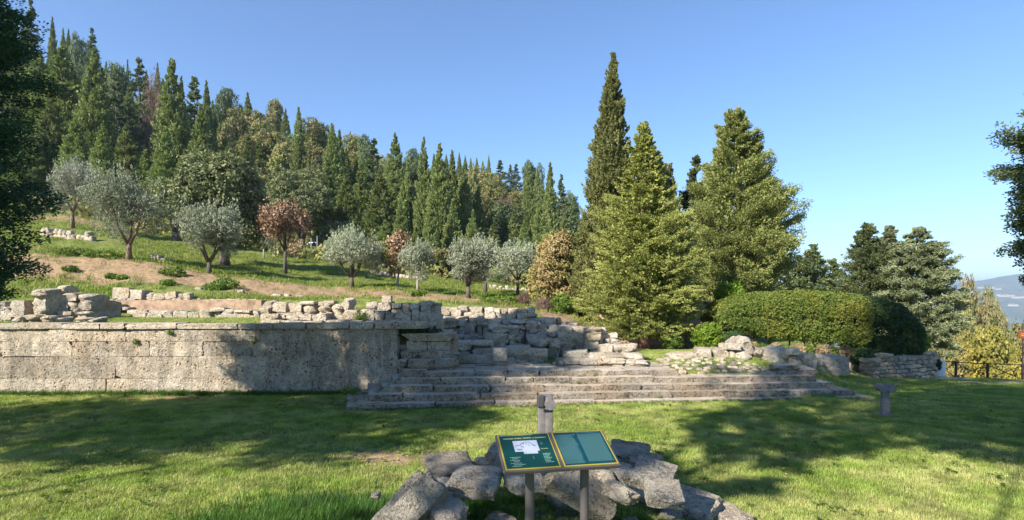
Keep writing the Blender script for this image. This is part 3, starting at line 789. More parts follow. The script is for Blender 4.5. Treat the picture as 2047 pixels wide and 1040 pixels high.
ruin('short upper steps at the shaded end of the staircase', [(12.25, .5, [(1594, 738, 1633, 750, 'ashlar'), (1556, 731, 1598, 742, 'boulder')])], name='upper_steps', cat='stone steps', mat='step')
ruin('mossy boulders beneath the bush in front of the dry stone wall', [(18.5, .5, [(1700, 722, 1722, 746, 'boulder'), (1722, 726, 1742, 744, 'boulder'), (1738, 728, 1752, 746, 'boulder')])], name='mossy_boulders', cat='boulders')

# broken paving with grass in its gaps
t = thing('broken_paving', 'sloping patch of broken paving with grass between its stones', 'paving', (4.2, 12.9, gz(4.2, 12.9)))
placed = []
for i in range(900):
    px = RS.uniform(1318, 1600); Y = RS.uniform(11.95, 13.6)
    x = (px - CX) / F * Y
    if px > 1480 and Y > 12.4 + (1600 - px) / 120: continue
    s = RS.uniform(.11, .27)
    if any((x - a) ** 2 + ((Y - b) * 1.1) ** 2 < ((s + c) * .52) ** 2 for a, b, c in placed): continue
    placed.append((x, Y, s)); g = gz(x, Y)
    o = put_block('paving_stone', x - s / 2, x + s / 2, Y - s * .38, Y + s * .38, g - .06, g + .035, 'boulder', 'stone', t, rz=RS.uniform(0, 3), tilt=.05)
    if len(placed) > 110: break
# loose flat stones in the grass at the foot of the ruin
t = thing('stepping_stones', 'scatter of flat stones in the grass patch behind the landing', 'stones', (.6, 12.6, gz(.6, 12.6)))
for i in range(26):
    px = RS.uniform(1000, 1130); Y = RS.uniform(12.25, 13.1); x = (px - CX) / F * Y; s = RS.uniform(.1, .35); g = gz(x, Y)
    put_block('stone', x - s / 2, x + s / 2, Y, Y + s * .7, g - .05, g + .03, 'boulder', 'stone', t, rz=RS.uniform(0, 3), tilt=.06)

# ------------------------------------------------------------ left court on the terrace
ruin('shaded ruin stub of two courses and rubble at the court end', [
    (15.6, 1.1, [(80, 588, 118, 603), (118, 586, 150, 602), (150, 588, 176, 602), (98, 603, 128, 622), (128, 602, 156, 621), (156, 601, 180, 622), (72, 600, 98, 628, 'boulder')]),
    (15.0, .5, [(46, 604, 74, 630, 'boulder'), (74, 610, 96, 631, 'boulder'), (96, 612, 112, 631, 'boulder')]),
    (14.6, .3, [(114, 622, 124, 630), (126, 623, 142, 630), (143, 621, 150, 630), (152, 624, 172, 629)])])
tag(ruin('mossy boulder sitting on the grass above the shaded ruin stub', [(17.5, .5, [(110, 571, 130, 586, 'boulder')])], name='boulder', cat='boulder', support=False))
ruin('sunlit rough wall end half hidden by the dark tree', [
    (14.3, .8, [(-30, 606, 2, 636), (0, 612, 20, 638), (20, 604, 48, 638), (62, 578, 88, 592, 'boulder')])], name='wall_end')
ruin('low worn kerb stones in shade just behind the wall cap', [
    (13.0, .5, [(22, 632, 44, 643, 'boulder'), (44, 631, 78, 643, 'boulder'), (78, 632, 104, 643, 'boulder'), (108, 635, 118, 643, 'boulder'), (146, 636, 174, 643, 'boulder'), (176, 636, 192, 643, 'boulder')])], name='kerb_stones', cat='kerb stones')
a = at(178, 599, 19.7); b = at(522, 630, 19.7)
t = thing('plaster_wall', 'low reddish earth-plastered wall along the back of the court', 'plaster wall', ((a.x + b.x) / 2, 19.7, 1.45))
bm = bmesh.new(); bx(bm, a.x, b.x, 19.7, 20.15, 1.30, 2.005)
bmesh.ops.subdivide_edges(bm, edges=[e for e in bm.edges if abs(e.verts[0].co.x - e.verts[1].co.x) > 1], cuts=60)
for v in bm.verts:
    v.co.y += mnoise.noise(v.co * 1.7) * .03
    if v.co.z > 1.8: v.co.z += mnoise.noise(v.co * 2.6) * .035
    v.co -= t.location
obj('plastered_face', bm_mesh('plastered_face', bm, M['plaster']), t)
x = a.x
while x < b.x:
    s = RS.uniform(.12, .42)
    if RS.random() < .75: put_block('coping_stone', x, x + s, 19.72, 19.98, 1.97, 2.0 + RS.uniform(.02, .07), 'boulder', 'stone', t, tilt=.06)
    x += s + RS.uniform(0, .1)
for (p0, t0, p1, b0) in [(204, 609, 228, 618), (228, 609, 243, 618), (246, 614, 258, 619), (255, 619, 275, 629), (276, 620, 296, 628), (298, 621, 330, 628), (332, 621, 346, 628), (350, 622, 372, 629), (376, 624, 394, 629)]:
    q0 = at(p0, b0, 19.4); q1 = at(p1, t0, 19.4)
    put_block('ledge_stone', q0.x, q1.x, 19.35, 19.75, q0.z - .02, q1.z, 'block', 'stone', t)
ruin('low line of squared stones crossing the court, their faces in shade', [
    (16.4, .4, [(322, 622, 345, 640), (346, 621, 356, 641), (357, 622, 374, 641), (375, 624, 396, 640), (397, 620, 420, 641), (419, 616, 446, 624), (421, 624, 441, 641), (442, 624, 480, 641), (447, 619, 466, 626), (480, 622, 488, 640), (467, 620, 500, 625), (500, 622, 520, 638, 'boulder'), (262, 626, 290, 640), (292, 627, 320, 641)])], name='stone_row', cat='stone row')
ruin('two worn squared blocks set upright on the plaster wall', [
    (20.25, .5, [(225, 577, 256, 598), (256, 580, 284, 598)])], name='upright_blocks', cat='stone blocks', kind='ashlar')
ruin('low broken course behind the plaster wall, right of the upright blocks', [
    (20.3, .4, [(285, 586, 305, 599), (305, 587, 326, 600), (326, 585, 352, 598), (352, 587, 368, 598), (366, 586, 378, 597)])])
for lab, bl in [('pair of flat white stones lying in the upper grass', (540, 588, 562, 593)), ('low grey stone in the upper grass beside the pair of white ones', (566, 587, 579, 593)),
                ('long thin sunken stone in the grass by the foot of the bank', (588, 590, 606, 594)), ('flat stone sunk in grass before the jagged wall heap', (610, 591, 634, 595)),
                ('brown boulder among tall weeds on the green slope', (472, 580, 486, 587)), ('small pale stone near the weeds on the green slope', (388, 574, 402, 580))]:
    q = at((bl[0] + bl[2]) / 2, bl[3], 21.4); g = gz(q.x, 21.4); w = (bl[2] - bl[0]) / F * 21.4; h = (bl[3] - bl[1]) / F * 21.4
    Yb = 21.4
    for _ in range(60):          # slide along the ray until it touches the slope
        q = at((bl[0] + bl[2]) / 2, bl[3], Yb); g = gz(q.x, Yb)
        if g >= q.z - .01: break
        Yb += .08
    tag(put_block('field_stone', q.x - w / 2, q.x + w / 2, Yb, Yb + w * .7, g - .06, g + h, 'boulder', 'stone'), lab, 'stone')

# ------------------------------------------------------------ dry stone wall by the fence
a = at(1742, 748, 17.4); b = at(1866, 750, 18.5)
t = thing('dry_stone_wall', 'low wall of stacked grey stones beneath the dark hedge, ending at the fence', 'stone wall', ((a.x + b.x) / 2, 18, -.5))
L = (b - a).length; ang = math.atan2(b.y - a.y, b.x - a.x)
z = -.75; lev = 0
while z < .27:
    h = RS.uniform(.10, .16); u = -RS.random() * .2 + (.05 if lev % 2 else 0)
    while u < L:
        l = RS.uniform(.13, .36)
        x = a.x + math.cos(ang) * (u + l / 2); y = a.y + math.sin(ang) * (u + l / 2)
        if z + h < .25 + .03 * math.sin(u * 3):
            yo = RS.gauss(0, .02); put_block('stone', x - l / 2, x + l / 2, y - .02 + yo, y + .40 + yo, z, z + h, 'boulder' if RS.random() < .45 else 'block', 'stone', t, rz=ang, tilt=.05, pad=.99)
        u += l + .012
    z += h * 1.03; lev += 1

# ------------------------------------------------------------ foreground heap of stones
def stone_thing(label, px0, py0, px1, py1, Y, depth, kind='block', rot=(0, 0, 0), name='loose_stone', group=None, pad=.94):
    a = at(px0, py1, Y); c = at(px1, py0, Y + depth * .9); cx1 = at(px1, py0, Y).x
    z1 = max(c.z, a.z + (.12 if px1 - px0 > 30 else .05))
    o = obj(name, rocks(kind, 'rock', 9, 11))
    o.location = ((a.x + cx1) / 2, Y + depth / 2, (a.z + z1) / 2)
    hz_ = (z1 - a.z) * pad
    if kind == 'ashlar': o.location.z += hz_ * .12; hz_ *= .62
    o.scale = ((cx1 - a.x) * pad, depth * pad, hz_); o.rotation_euler = tuple(math.radians(r) for r in rot)
    return tag(o, label, 'stone', group or 'stones of the heap behind the panel')
stone_thing('square-edged block at the back corner of the heap, bright flat top', 838, 912, 938, 968, 4.75, .55, 'block', (4, -2, 14))
stone_thing('large lichened block with flat top lying before the square-edged one', 897, 938, 1002, 996, 4.15, .42, 'block', (5, 3, -10))
o = stone_thing('long striated slab leaning steeply at the outer end of the heap', 778, 985, 872, 1030, 3.75, .5, 'ashlar', (0, 0, 0)); o.scale = (.56, .21, .15); o.rotation_euler = (math.radians(38), math.radians(-40), math.radians(28)); o.location = at(822, 1026, 3.9)
o = stone_thing('narrow mossy slab propped beneath the leaning striated one', 800, 985, 872, 1030, 3.75, .5, 'ashlar'); o.scale = (.50, .18, .10); o.rotation_euler = (math.radians(38), math.radians(-42), math.radians(28)); o.location = at(806, 1010, 4.05)
stone_thing('rounded grey boulder low in the heap under the large lichened block', 845, 990, 920, 1060, 3.75, .4, 'boulder', (10, 0, 30))
stone_thing('small boulder wedged behind the leaning slab', 862, 962, 908, 1010, 4.2, .35, 'boulder', (0, 12, 10))
stone_thing('upright jagged rock partly hidden by the green panel', 972, 884, 1016, 950, 4.85, .32, 'boulder', (0, -8, 20))
stone_thing('low rough stone at the foot of the upright jagged rock', 955, 912, 985, 948, 4.95, .28, 'boulder', (0, 0, 50))
stone_thing('broad boulder directly beneath the map panel', 1004, 938, 1092, 992, 4.2, .45, 'boulder', (8, 6, 5))
stone_thing('stone between the two posts with its worn edge lit', 1062, 936, 1108, 980, 4.5, .35, 'block', (10, 15, -20))
stone_thing('small tapering stone at the foot of the first post', 1084, 975, 1122, 996, 3.95, .25, 'boulder', (0, 12, 10))
o = stone_thing('pale slanting slab passing behind the second post', 1124, 965, 1222, 1000, 4.0, .25, 'ashlar'); o.scale = (.52, .28, .12); o.rotation_euler = (math.radians(28), math.radians(32), 0); o.location = at(1163, 982, 4.05)
stone_thing('round pitted boulder behind the second post', 1166, 925, 1224, 990, 4.2, .35, 'boulder', (0, 5, 70))
stone_thing('flat-topped slab at the back of the heap beyond the text panel', 1226, 910, 1312, 936, 4.9, .5, 'ashlar', (3, 4, -18))
stone_thing('slab step just below the flat-topped slab', 1270, 934, 1334, 954, 4.6, .36, 'ashlar', (4, 8, -22))
stone_thing('small rounded stone under the edge of the flat-topped slab', 1224, 942, 1276, 972, 4.3, .3, 'boulder', (0, 6, 10))
stone_thing('knobbly lichened stone in grass below the pitted boulder', 1224, 980, 1268, 1016, 3.8, .28, 'boulder', (0, 14, 30))
stone_thing('wide tilted slab with a sunlit face down the side of the heap', 1276, 962, 1366, 988, 4.15, .42, 'ashlar', (12, 10, -22))
stone_thing('dark-edged slab below the wide tilted one', 1300, 1000, 1380, 1024, 3.7, .34, 'ashlar', (10, 6, -8))
o = stone_thing('long low slab trailing off at the lawn edge of the heap', 1380, 986, 1470, 1018, 3.8, .50, 'ashlar', (0, 0, 0)); o.scale = (.80, .46, .20); o.rotation_euler = (.06, .10, -.62); o.location = (1.46, 5.05, gz(1.46, 5.05) + .07)
o = stone_thing('half-buried stone at the trailing corner of the heap', 1400, 1012, 1480, 1044, 3.5, .35, 'boulder', (0, 0, 0)); o.scale = (.55, .34, .16); o.rotation_euler = (.05, .10, -.6); o.location = (1.88, 4.92, gz(1.88, 4.92) + .03)
stone_thing('small pale pebble-like rock in the grass outside the heap', 740, 984, 758, 1000, 4.45, .08, 'boulder', (0, 0, 10))
for i, (px, py, Y, s, lab) in enumerate([(1000, 1000, 3.7, .16, 'earthy stone near the base of the first post'), (960, 985, 4.0, .2, 'grey stone under the front of the lichened block'), (935, 1018, 3.6, .18, 'half-buried grey stone in front of the lichened block'),
                          (1120, 1010, 3.6, .13, 'reddish small stone in the bare earth between posts'), (1200, 1020, 3.55, .15, 'angular stone beside the second post at ground level'), (1000, 975, 4.3, .22, 'flattish stone in shade below the broad boulder'), (1090, 1025, 3.45, .1, 'smallest chip of stone in the bare earth'), (1245, 1000, 3.9, .2, 'weathered stone fringed by grass below the dark-edged slab'), (1128, 952, 4.9, .3, 'blocky stone seen in the gap between the posts'), (1372, 968, 4.3, .2, 'pale angular stone just outside the wide tilted slab'), (1262, 962, 4.35, .16, 'pale rounded stone tucked against the wide tilted slab'), (1340, 946, 4.7, .16, 'small stone at the lawn edge beyond the slab step'), (1392, 1000, 3.9, .15, 'small stone between the dark-edged and trailing slabs')]):
    q = at(px, py, Y); z = gz(q.x, Y)
    o = obj('loose_stone', rocks('boulder', 'rock', 9, 11)); o.location = (q.x, Y, z + s * .15); o.scale = (s * 1.2, s, s * .7); o.rotation_euler = (.2, .1, i)
    tag(o, lab, 'stone', 'stones of the heap behind the panel')

# ------------------------------------------------------------ information panel
def build_panel():
    TL = Vector((-.084, 2.93, 1.28)); a = math.radians(11.3); tau = math.atan2(.111, .261)
    ex = Vector((math.cos(a), math.sin(a), 0)); dn = Vector((math.sin(a) * math.cos(tau), -math.cos(a) * math.cos(tau), -math.sin(tau)))
    nz = ex.cross(-dn).normalized()
    Wt, Ht = .590, .2835
    mtx = Matrix(((ex.x, -dn.x, nz.x, TL.x), (ex.y, -dn.y, nz.y, TL.y), (ex.z, -dn.z, nz.z, TL.z), (0, 0, 0, 1)))
    basep = Vector((.235, 2.86, 0))
    t = thing('information_panel', 'slanted double green information panel with yellow borders on two grey posts', 'information sign', basep)
    inv = Matrix.Translation(-basep) @ mtx
    def part(name, fn, mat, parent=t):
        bm = bmesh.new(); fn(bm)
        for v in bm.verts: v.co = inv @ v.co
        return obj(name, bm_mesh(name, bm, mat), parent)
    def rect(bm, x0, x1, y0, y1, z): bm.faces.new([bm.verts.new((x, y, z)) for x, y in ((x0, -y1), (x1, -y1), (x1, -y0), (x0, -y0))])
    part('tray_frame', lambda bm: bx(bm, -.006, Wt + .006, -Ht - .006, .006, -.022, -.002, .004), M['metal_post'])
    for i, (x0, x1, mg) in enumerate(((.004, .283, 'sgreen'), (.302, .586, 'sgreen2'))):
        pn = part('panel', lambda bm: bx(bm, x0, x1, -Ht + .003, -.003, -.003, .002), M['syellow'])
        part('printed_face', lambda bm: rect(bm, x0 + .006, x1 - .006, .009, Ht - .009, .0026), M[mg], pn) if False else None
        bm = bmesh.new(); rect(bm, x0 + .0065, x1 - .0065, .0095, Ht - .0095, .0030)
        for v in bm.verts: v.co = inv @ v.co
        obj('printed_face', bm_mesh('printed_face', bm, M[mg]), pn)
        z = .0036
        if i == 0:
            def poly(bm, pts, zz=z): bm.faces.new([bm.verts.new((x, -y, zz)) for x, y in pts][::-1])
            def mp(bm): poly(bm, [(.075, .062), (.205, .062), (.205, .150), (.192, .150), (.192, .170), (.118, .170), (.118, .150), (.075, .150)])
            def addp(name, fn, mat):
                bm = bmesh.new(); fn(bm)
                bmesh.ops.recalc_face_normals(bm, faces=bm.faces[:])
                for v in bm.verts: v.co = inv @ v.co
                obj(name, bm_mesh(name, bm, mat), pn)
            addp('site_map', mp, M['smap'])
            def plan(bm):
                def seg(x0, y0, x1, y1, w=.0034):
                    d = Vector((x1 - x0, y1 - y0)).normalized(); n = Vector((-d.y, d.x)) * w * .5
                    poly(bm, [(x0 + n.x, y0 + n.y), (x1 + n.x, y1 + n.y), (x1 - n.x, y1 - n.y), (x0 - n.x, y0 - n.y)], z + .0006)
                for s in ((.083, .104, .112, .097), (.112, .097, .120, .084), (.120, .084, .134, .076), (.134, .076, .160, .076), (.160, .076, .170, .088), (.170, .088, .176, .104), (.176, .104, .190, .108),
                          (.113, .104, .116, .118), (.120, .106, .126, .120), (.128, .094, .130, .082), (.138, .088, .148, .094), (.152, .090, .158, .094), (.150, .108, .160, .108), (.182, .098, .186, .112),
                          (.086, .128, .098, .130), (.098, .132, .118, .130), (.090, .136, .114, .138), (.122, .164, .127, .164)): seg(*s)
            addp('map_drawing', plan, M['sbrown'])
            txt = [('GRANDE MURO, TEMPIO  LI ROMANO', .030, .046, .0135, 'sgold'), ('ENTRATA', .212, .138, .009, 'sgold')]
        else:
            txt = []
        for s, tx, ty, size, mk in txt:
            cu = bpy.data.curves.new('lettering', 'FONT'); cu.body = s; cu.size = size; cu.extrude = .0001
            tmp = bpy.data.objects.new('lettering', cu); COL.objects.link(tmp)
            dg = bpy.context.evaluated_depsgraph_get(); me = bpy.data.meshes.new_from_object(tmp.evaluated_get(dg)); bpy.data.objects.remove(tmp)
            me.materials.clear(); me.materials.append(M[mk])
            o = obj('lettering', me, pn); o.matrix_local = inv @ Matrix.Translation((x0 - .004 + tx, -ty, z))
        # small print: rows of word-length strokes
        def rows(bm, rx0, rx1, y0, y1, n, ragged=.0, lh=.45, gap=.25):
            rr = random.Random(int(rx0 * 1e4))
            for k in range(n):
                y = y0 + (y1 - y0) * k / n; e = rx1 - rr.random() * ragged * (rx1 - rx0); x = rx0
                while x < e:
                    w = rr.uniform(.004, .013)
                    rect(bm, x, min(x + w, e), y, y + (y1 - y0) / n * lh, z); x += w + .0022
        bm = bmesh.new()
        if i == 0:
            for k, (cx_, w) in enumerate(((.040, .055), (.05, .03), (.036, .052), (.055, .03), (.036, .055), (.05, .06), (.040, .05))): rows(bm, cx_, cx_ + w, .190 + k * .011, .201 + k * .011, 1, 0)
            for k, w in enumerate((.04, .035, .03, .04, .03, .03, .045)): rows(bm, .214, .214 + w, .172 + k * .011, .183 + k * .011, 1, 0)
            rows(bm, .012, .19, .013, .022, 1, 0); rows(bm, .222, .226, .082, .105, 3, 0); rows(bm, .228, .236, .09, .096, 1); rows(bm, .158, .162, .19, .215, 4)
            obj('small_print', bm_mesh('small_print', _xf(bm, inv), M['stext']), pn)
        else:
            rows(bm, x0 + .012, x0 + .125, .030, .266, 38, .22); rows(bm, x0 + .135, x0 + .268, .030, .258, 38, .02); rows(bm, x0 + .12, x0 + .265, .017, .024, 1)
            obj('small_print', bm_mesh('small_print', _xf(bm, inv), M['stext2']), pn)
    for px in (1060.5, 1167):
        f = .29 if px < 1100 else .79
        p = inv @ Vector((f * Wt - .02, -Ht * .55, -.02))
        bm = bmesh.new(); tube(bm, [(p.x, p.y, -.3), (p.x, p.y, p.z)], [.0235, .0235], 20)
        me = bm_mesh('post', bm, M['metal_post'], True)
        try: me.set_sharp_from_angle(angle=.8)
        except Exception: pass
        obj('post', me, t)
def _xf(bm, m):
    for v in bm.verts: v.co = m @ v.co
    return bm
build_panel()

# ------------------------------------------------------------ bollard lamps
def bollard(x, y, h, label, rz, wide=False):
    t = thing('bollard_light', label, 'bollard light', (x, y, gz(x, y)), rz, 'bollard lights on the lawn')
    if wide:
        bm = bmesh.new(); bx(bm, -.100, .001, -.05, .05, -.1, h - .01, .010); obj('post', bm_mesh('post', bm, M['bollard'], True), t)
        bm = bmesh.new(); bx(bm, -.001, .100, -.055, .05, -.1, h - .03, .010); obj('post', bm_mesh('post', bm, M['bollard'], True), t)
        bm = bmesh.new(); bx(bm, -.115, -.02, -.075, .02, h - .17, h, .02); obj('side_plate', bm_mesh('side_plate', bm, M['metal_dark']), t)
        bm = bmesh.new(); bx(bm, -.03, .105, -.03, .05, h - .12, h - .002, .008); obj('back_plate', bm_mesh('back_plate', bm, M['galv'] if False else M['bollard']), t)
        bm = bmesh.new(); tube(bm, [(.055, -.15, h - .12), (.055, .04, h - .12)], [.075, .075], 10)
        obj('lamp_head', bm_mesh('lamp_head', bm, M['bollard']), t)
        bm = bmesh.new(); bx(bm, -.03, .10, -.072, -.04, h - .225, h - .195, .002); obj('lamp_slot', bm_mesh('lamp_slot', bm, M['glass']), t)
    else:
        bm = bmesh.new(); bx(bm, -.06, .06, -.05, .05, -.1, h - .08, .018); obj('post', bm_mesh('post', bm, M['bollard']), t)
        for s in (-1, 1):
            bm = bmesh.new(); tube(bm, [(s * .065, -.11, h - .065), (s * .065, .09, h - .065)], [.072, .072], 8); obj('lamp_head', bm_mesh('lamp_head', bm, M['bollard']), t)
        bm = bmesh.new(); bx(bm, -.10, .10, -.085, .085, -.1, .022, .01); obj('base_plate', bm_mesh('base_plate', bm, M['bollard']), t)
q = at(1769.5, 830, 9.55)
bollard(q.x, 9.55, .545, 'dark T-shaped bollard light standing alone on the shaded lawn', math.radians(-12))
q = at(1089.5, 800, 7.6)
bollard(q.x, 7.6, .70, 'grey twin-post bollard light rising behind the green panel', math.radians(5), True)

# ------------------------------------------------------------ fence, sign post, white cabinet at the lawn edge
def build_fence():
    P = [at(1868, 748, 21.5), at(1911, 749, 21.9), at(1974, 754, 22.3), at(2044, 762, 22.6), at(2120, 768, 22.9), at(2200, 774, 23.2)]
    for p in P: p.z = gz(p.x, p.y)
    t = thing('rail_fence', 'thin rusty metal fence with crossed braces at the lawn edge', 'fence', P[2])
    h = .71; o = P[2]
    for i, p in enumerate(P):
        hh = h if i != 3 else h
        bm = bmesh.new(); q = p - o; bx(bm, q.x - .03, q.x + .03, q.y - .03, q.y + .03, q.z - .2, q.z + hh)
        obj('post', bm_mesh('post', bm, M['rust']), t)
        if i + 1 < len(P):
            n = P[i + 1] - o; up = Vector((0, 0, 1))
            for nm, a, b in (('top_rail', q + up * (h - .03), n + up * (h - .03)), ('bottom_rail', q + up * .06, n + up * .06), ('brace', q + up * .08, n + up * (h - .06)), ('brace', q + up * (h - .06) + Vector((0, .03, 0)), n + up * .08 + Vector((0, .03, 0)))):
                bm = bmesh.new(); tube(bm, [a, b], [.020 if 'rail' in nm else .015] * 2, 6); obj(nm, bm_mesh(nm, bm, M['rust']), t)
build_fence()
q = at(2044.5, 760, 21.9); g = gz(q.x, 21.9)
t = thing('sign_post', 'tall thin dark post carrying a small brown sign beside the fence', 'sign post', (q.x, 21.9, g))
top = at(2044, 646, 21.9).z - g
bm = bmesh.new(); tube(bm, [(0, 0, -.2), (0, 0, top)], [.028, .024], 8); obj('pole', bm_mesh('pole', bm, M['rust']), t)
bm = bmesh.new(); bx(bm, -.20, .12, -.05, -.03, top - .62, top - .29, .003); b_ = obj('sign_board', bm_mesh('sign_board', bm, M['brownsign']), t)
bm = bmesh.new()
for k in range(2): bx(bm, -.12, .10, -.054, -.051, top - .44 - k * .07, top - .42 - k * .07)
obj('print', bm_mesh('print', bm, M['orangeprint']), b_)
q = at(1877, 749, 21.2); g = gz(q.x, 21.2)
t = thing('white_cabinet', 'small white cabinet standing between the stone wall and the fence', 'cabinet', (q.x, 21.2, g))
bm = bmesh.new(); bx(bm, -.17, .17, -.12, .12, -.1, .70, .012); obj('body', bm_mesh('body', bm, M['white']), t)
bm = bmesh.new(); bx(bm, -.13, .13, -.135, -.121, .05, .62, .004); obj('door', bm_mesh('door', bm, M['white']), t)
# flat kerb slabs in the lawn by the fence
for lab, (p0, y0, p1, y1) in (('long pale slab set flush in the shaded lawn', (1885, 754, 1950, 760)), ('short pale slab set in the lawn under the fence', (1955, 764, 1985, 769)), ('flat stone edging at the foot of the fence', (2000, 762, 2047, 767))):
    Yb = 16.5; q = at((p0 + p1) / 2, y1, Yb)
    for _ in range(200):
        q = at((p0 + p1) / 2, y1, Yb)
        if gz(q.x, Yb) >= q.z - .005: break
        Yb += .05
    w = (p1 - p0) / F * Yb
    tag(put_block('flat_slab', q.x - w / 2, q.x + w / 2, Yb, Yb + .5, q.z - .08, q.z + .02, 'ashlar', 'stone', rz=-.12), lab, 'stone slab')

# ------------------------------------------------------------ small house and ramp wall behind the big conifer
def build_house():
    Y = 22.0; a = at(1205, 700, Y); b = at(1418, 700, Y); ez = at(0, 609, Y).z; rz_ = at(0, 583, Y).z
    o = Vector(((a.x + b.x) / 2, Y + 1.6, 0))
    t = thing('small_house', 'small pink rendered house with tiled gable half hidden by the conifer', 'house', o)
    hw = (b.x - a.x) / 2
    bm = bmesh.new()
    pr = [(-hw, -.3), (hw, -.3), (hw, ez), (hw - 1.05, rz_), (-hw, rz_ - .15)]
    f0 = [bm.verts.new((x, -1.6, z)) for x, z in pr]; f1 = [bm.verts.new((x, 1.6, z)) for x, z in pr]
    bm.faces.new(f0); bm.faces.new(f1[::-1])
    for i in range(5): bm.faces.new((f0[i], f1[i], f1[(i + 1) % 5], f0[(i + 1) % 5]))
    bmesh.ops.recalc_face_normals(bm, faces=bm.faces[:])
    obj('wall', bm_mesh('wall', bm, M['render']), t)
    d = Vector((1.05, 0, ez - rz_)); d.normalize(); n = Vector((-d.z, 0, d.x))
    ln = math.hypot(1.05, ez - rz_) + .1
    rf = bmesh.new()
    c = [Vector((hw - 1.05, 0, rz_)) + n * .01, Vector((hw - 1.05, 0, rz_)) + d * ln + n * .01]
    vs = [bm_ for bm_ in ()]
    q = [rf.verts.new(p + n * s + Vector((0, yy, 0))) for yy in (-1.72, 1.72) for p in c for s in (0, .03)]
    for f in ((0, 2, 3, 1), (4, 5, 7, 6), (0, 1, 5, 4), (2, 6, 7, 3), (1, 3, 7, 5), (0, 4, 6, 2)): rf.faces.new([q[i] for i in f])
    roof = obj('roof', bm_mesh('roof', rf, M['tile']), t)
    tl = bmesh.new(); tube(tl, [Vector((0, 0, 0)), d * .36], [.045, .055], 8); tme = bm_mesh('roof_tile', tl, M['tile'], True)
    for i in range(4):
        for j in range(16):
            p = c[0] + d * (.30 * i) + n * (.045 + .006 * (i % 2)) + Vector((0, -1.68 + j * .22, 0))
            obj('roof_tile', tme, roof, loc=p)
build_house()
t = thing('ramp_wall', 'rough sloping stone buttress wall in shade beside the small house', 'stone wall', (at(1370, 700, 19.6).x, 19.7, .15))
for i in range(16):
    u = i / 15
    px = 1335 + 70 * u; zt = at(0, 640 + 48 * abs(u - .25) * 1.2, 19.6).z; zz = .05
    while zz < zt:
        h = RS.uniform(.13, .24); q = at(px, 0, 19.6).x
        put_block('stone', q - .06, q + RS.uniform(.07, .16), 19.55 + RS.uniform(-.04, .04), 20.0, zz, min(zz + h, zt + .05), 'boulder', 'rock', t, tilt=.08, pad=1.1); zz += h

# ------------------------------------------------------------ low terrace walls, posts and a parked car on the slope
def slope_stones(label, px0, px1, py, Y0, n, name='terrace_wall', hgt=.28):
    xs = [(px0 + (px1 - px0) * i / n) for i in range(n)]
    def hit(px):
        Y = Y0
        for _ in range(400):
            q = at(px, py, Y)
            if gz(q.x, Y) >= q.z: return q
            Y += .1
        return q
    q0 = hit((px0 + px1) / 2)
    t = thing(name, label, 'stone wall', q0)
    for i in range(n):
        Yc = q0.y; x = (xs[i] - CX) / F * Yc; w = (px1 - px0) / n / F * Yc; g = gz(x, Yc)
        for k in range(2):
            if k and RS.random() < .35: continue
            put_block('stone', x, x + w * RS.uniform(.8, 1.15), Yc, Yc + .4, g - .1 + k * hgt * .5, g + hgt * .5 * (k + 1), 'boulder', 'stone', t, tilt=.06, pad=1.08)
slope_stones('low rubble wall under the first withered tree', 740, 850, 556, 27, 17)
slope_stones('low rubble wall behind the split-trunk olive', 978, 1062, 581, 28, 13)
slope_stones('dark rubble wall on the slope above the bare earth bank', 80, 185, 478, 28, 12, hgt=.5)
slope_stones('tumbled stones between the two great olives', 300, 338, 522, 26, 6)

def post(px, py_b, py_t, Y, label):
    q = at(px, py_b, Y); g = gz(q.x, Y); h = at(px, py_t, Y).z - g
    bm = bmesh.new(); tube(bm, [(0, 0, -.2), (0, 0, h)], [.035, .032], 8)
    o = obj('fence_post', bm_mesh('fence_post', bm, M['galv'], True)); o.location = (q.x, Y, g)
    tag(o, label, 'fence post', 'pale posts of the wire fence at the foot of the wood')
for px, b_, t_, lab in ((598, 506, 482, 'short pale fence post beside the brown-leaved tree'), (622, 507, 476, 'pale fence post beside the silver car roof'), (634, 509, 472, 'tallest pale fence post, clear of the trees'), (651, 511, 486, 'pale fence post at the edge of the first round olive'),
                        (977, 552, 524, 'pale fence post between the olives near a bright bush'), (994, 549, 512, 'tall fence post against the dark gap behind the olives'), (1020, 557, 538, 'pale fence post before the split-trunk olive')):
    post(px, b_, t_, 46.0, lab)
q = at(616, 505, 50); g = gz(q.x, 50)
t = thing('parked_car', 'silver car roof showing behind the slope fence posts', 'car', (q.x, 53, gz(q.x, 53) - .95), math.radians(-4))
bm = bmesh.new(); vs = bx(bm, -2.0, 2.0, -.8, .8, .25, .85, .12); obj('body', bm_mesh('body', bm, M['car'], True), t)
bm = bmesh.new(); vs = bx(bm, -1.2, 1.3, -.7, .7, .85, 1.35, .1)
for v in vs:
    if v.co.z > 1.1: v.co.x *= .72; v.co.y *= .85
cb = obj('cabin', bm_mesh('cabin', bm, M['car'], True), t)
bm = bmesh.new(); vs = bx(bm, -1.0, 1.05, -.725, .725, .92, 1.22, .02)
for v in vs:
    if v.co.z > 1.1: v.co.x *= .80; v.co.y *= .93
obj('window', bm_mesh('window', bm, M['glass']), cb)
for x in (-1.25, 1.25):
    for y in (-.75, .75):
        bm = bmesh.new(); tube(bm, [(x, y - .1, .32), (x, y + .1, .32)], [.32, .32], 14); obj('wheel', bm_mesh('wheel', bm, M['metal_dark'], True), t)

# ============================================================ vegetation
def rng_(s): return np.random.default_rng(s)

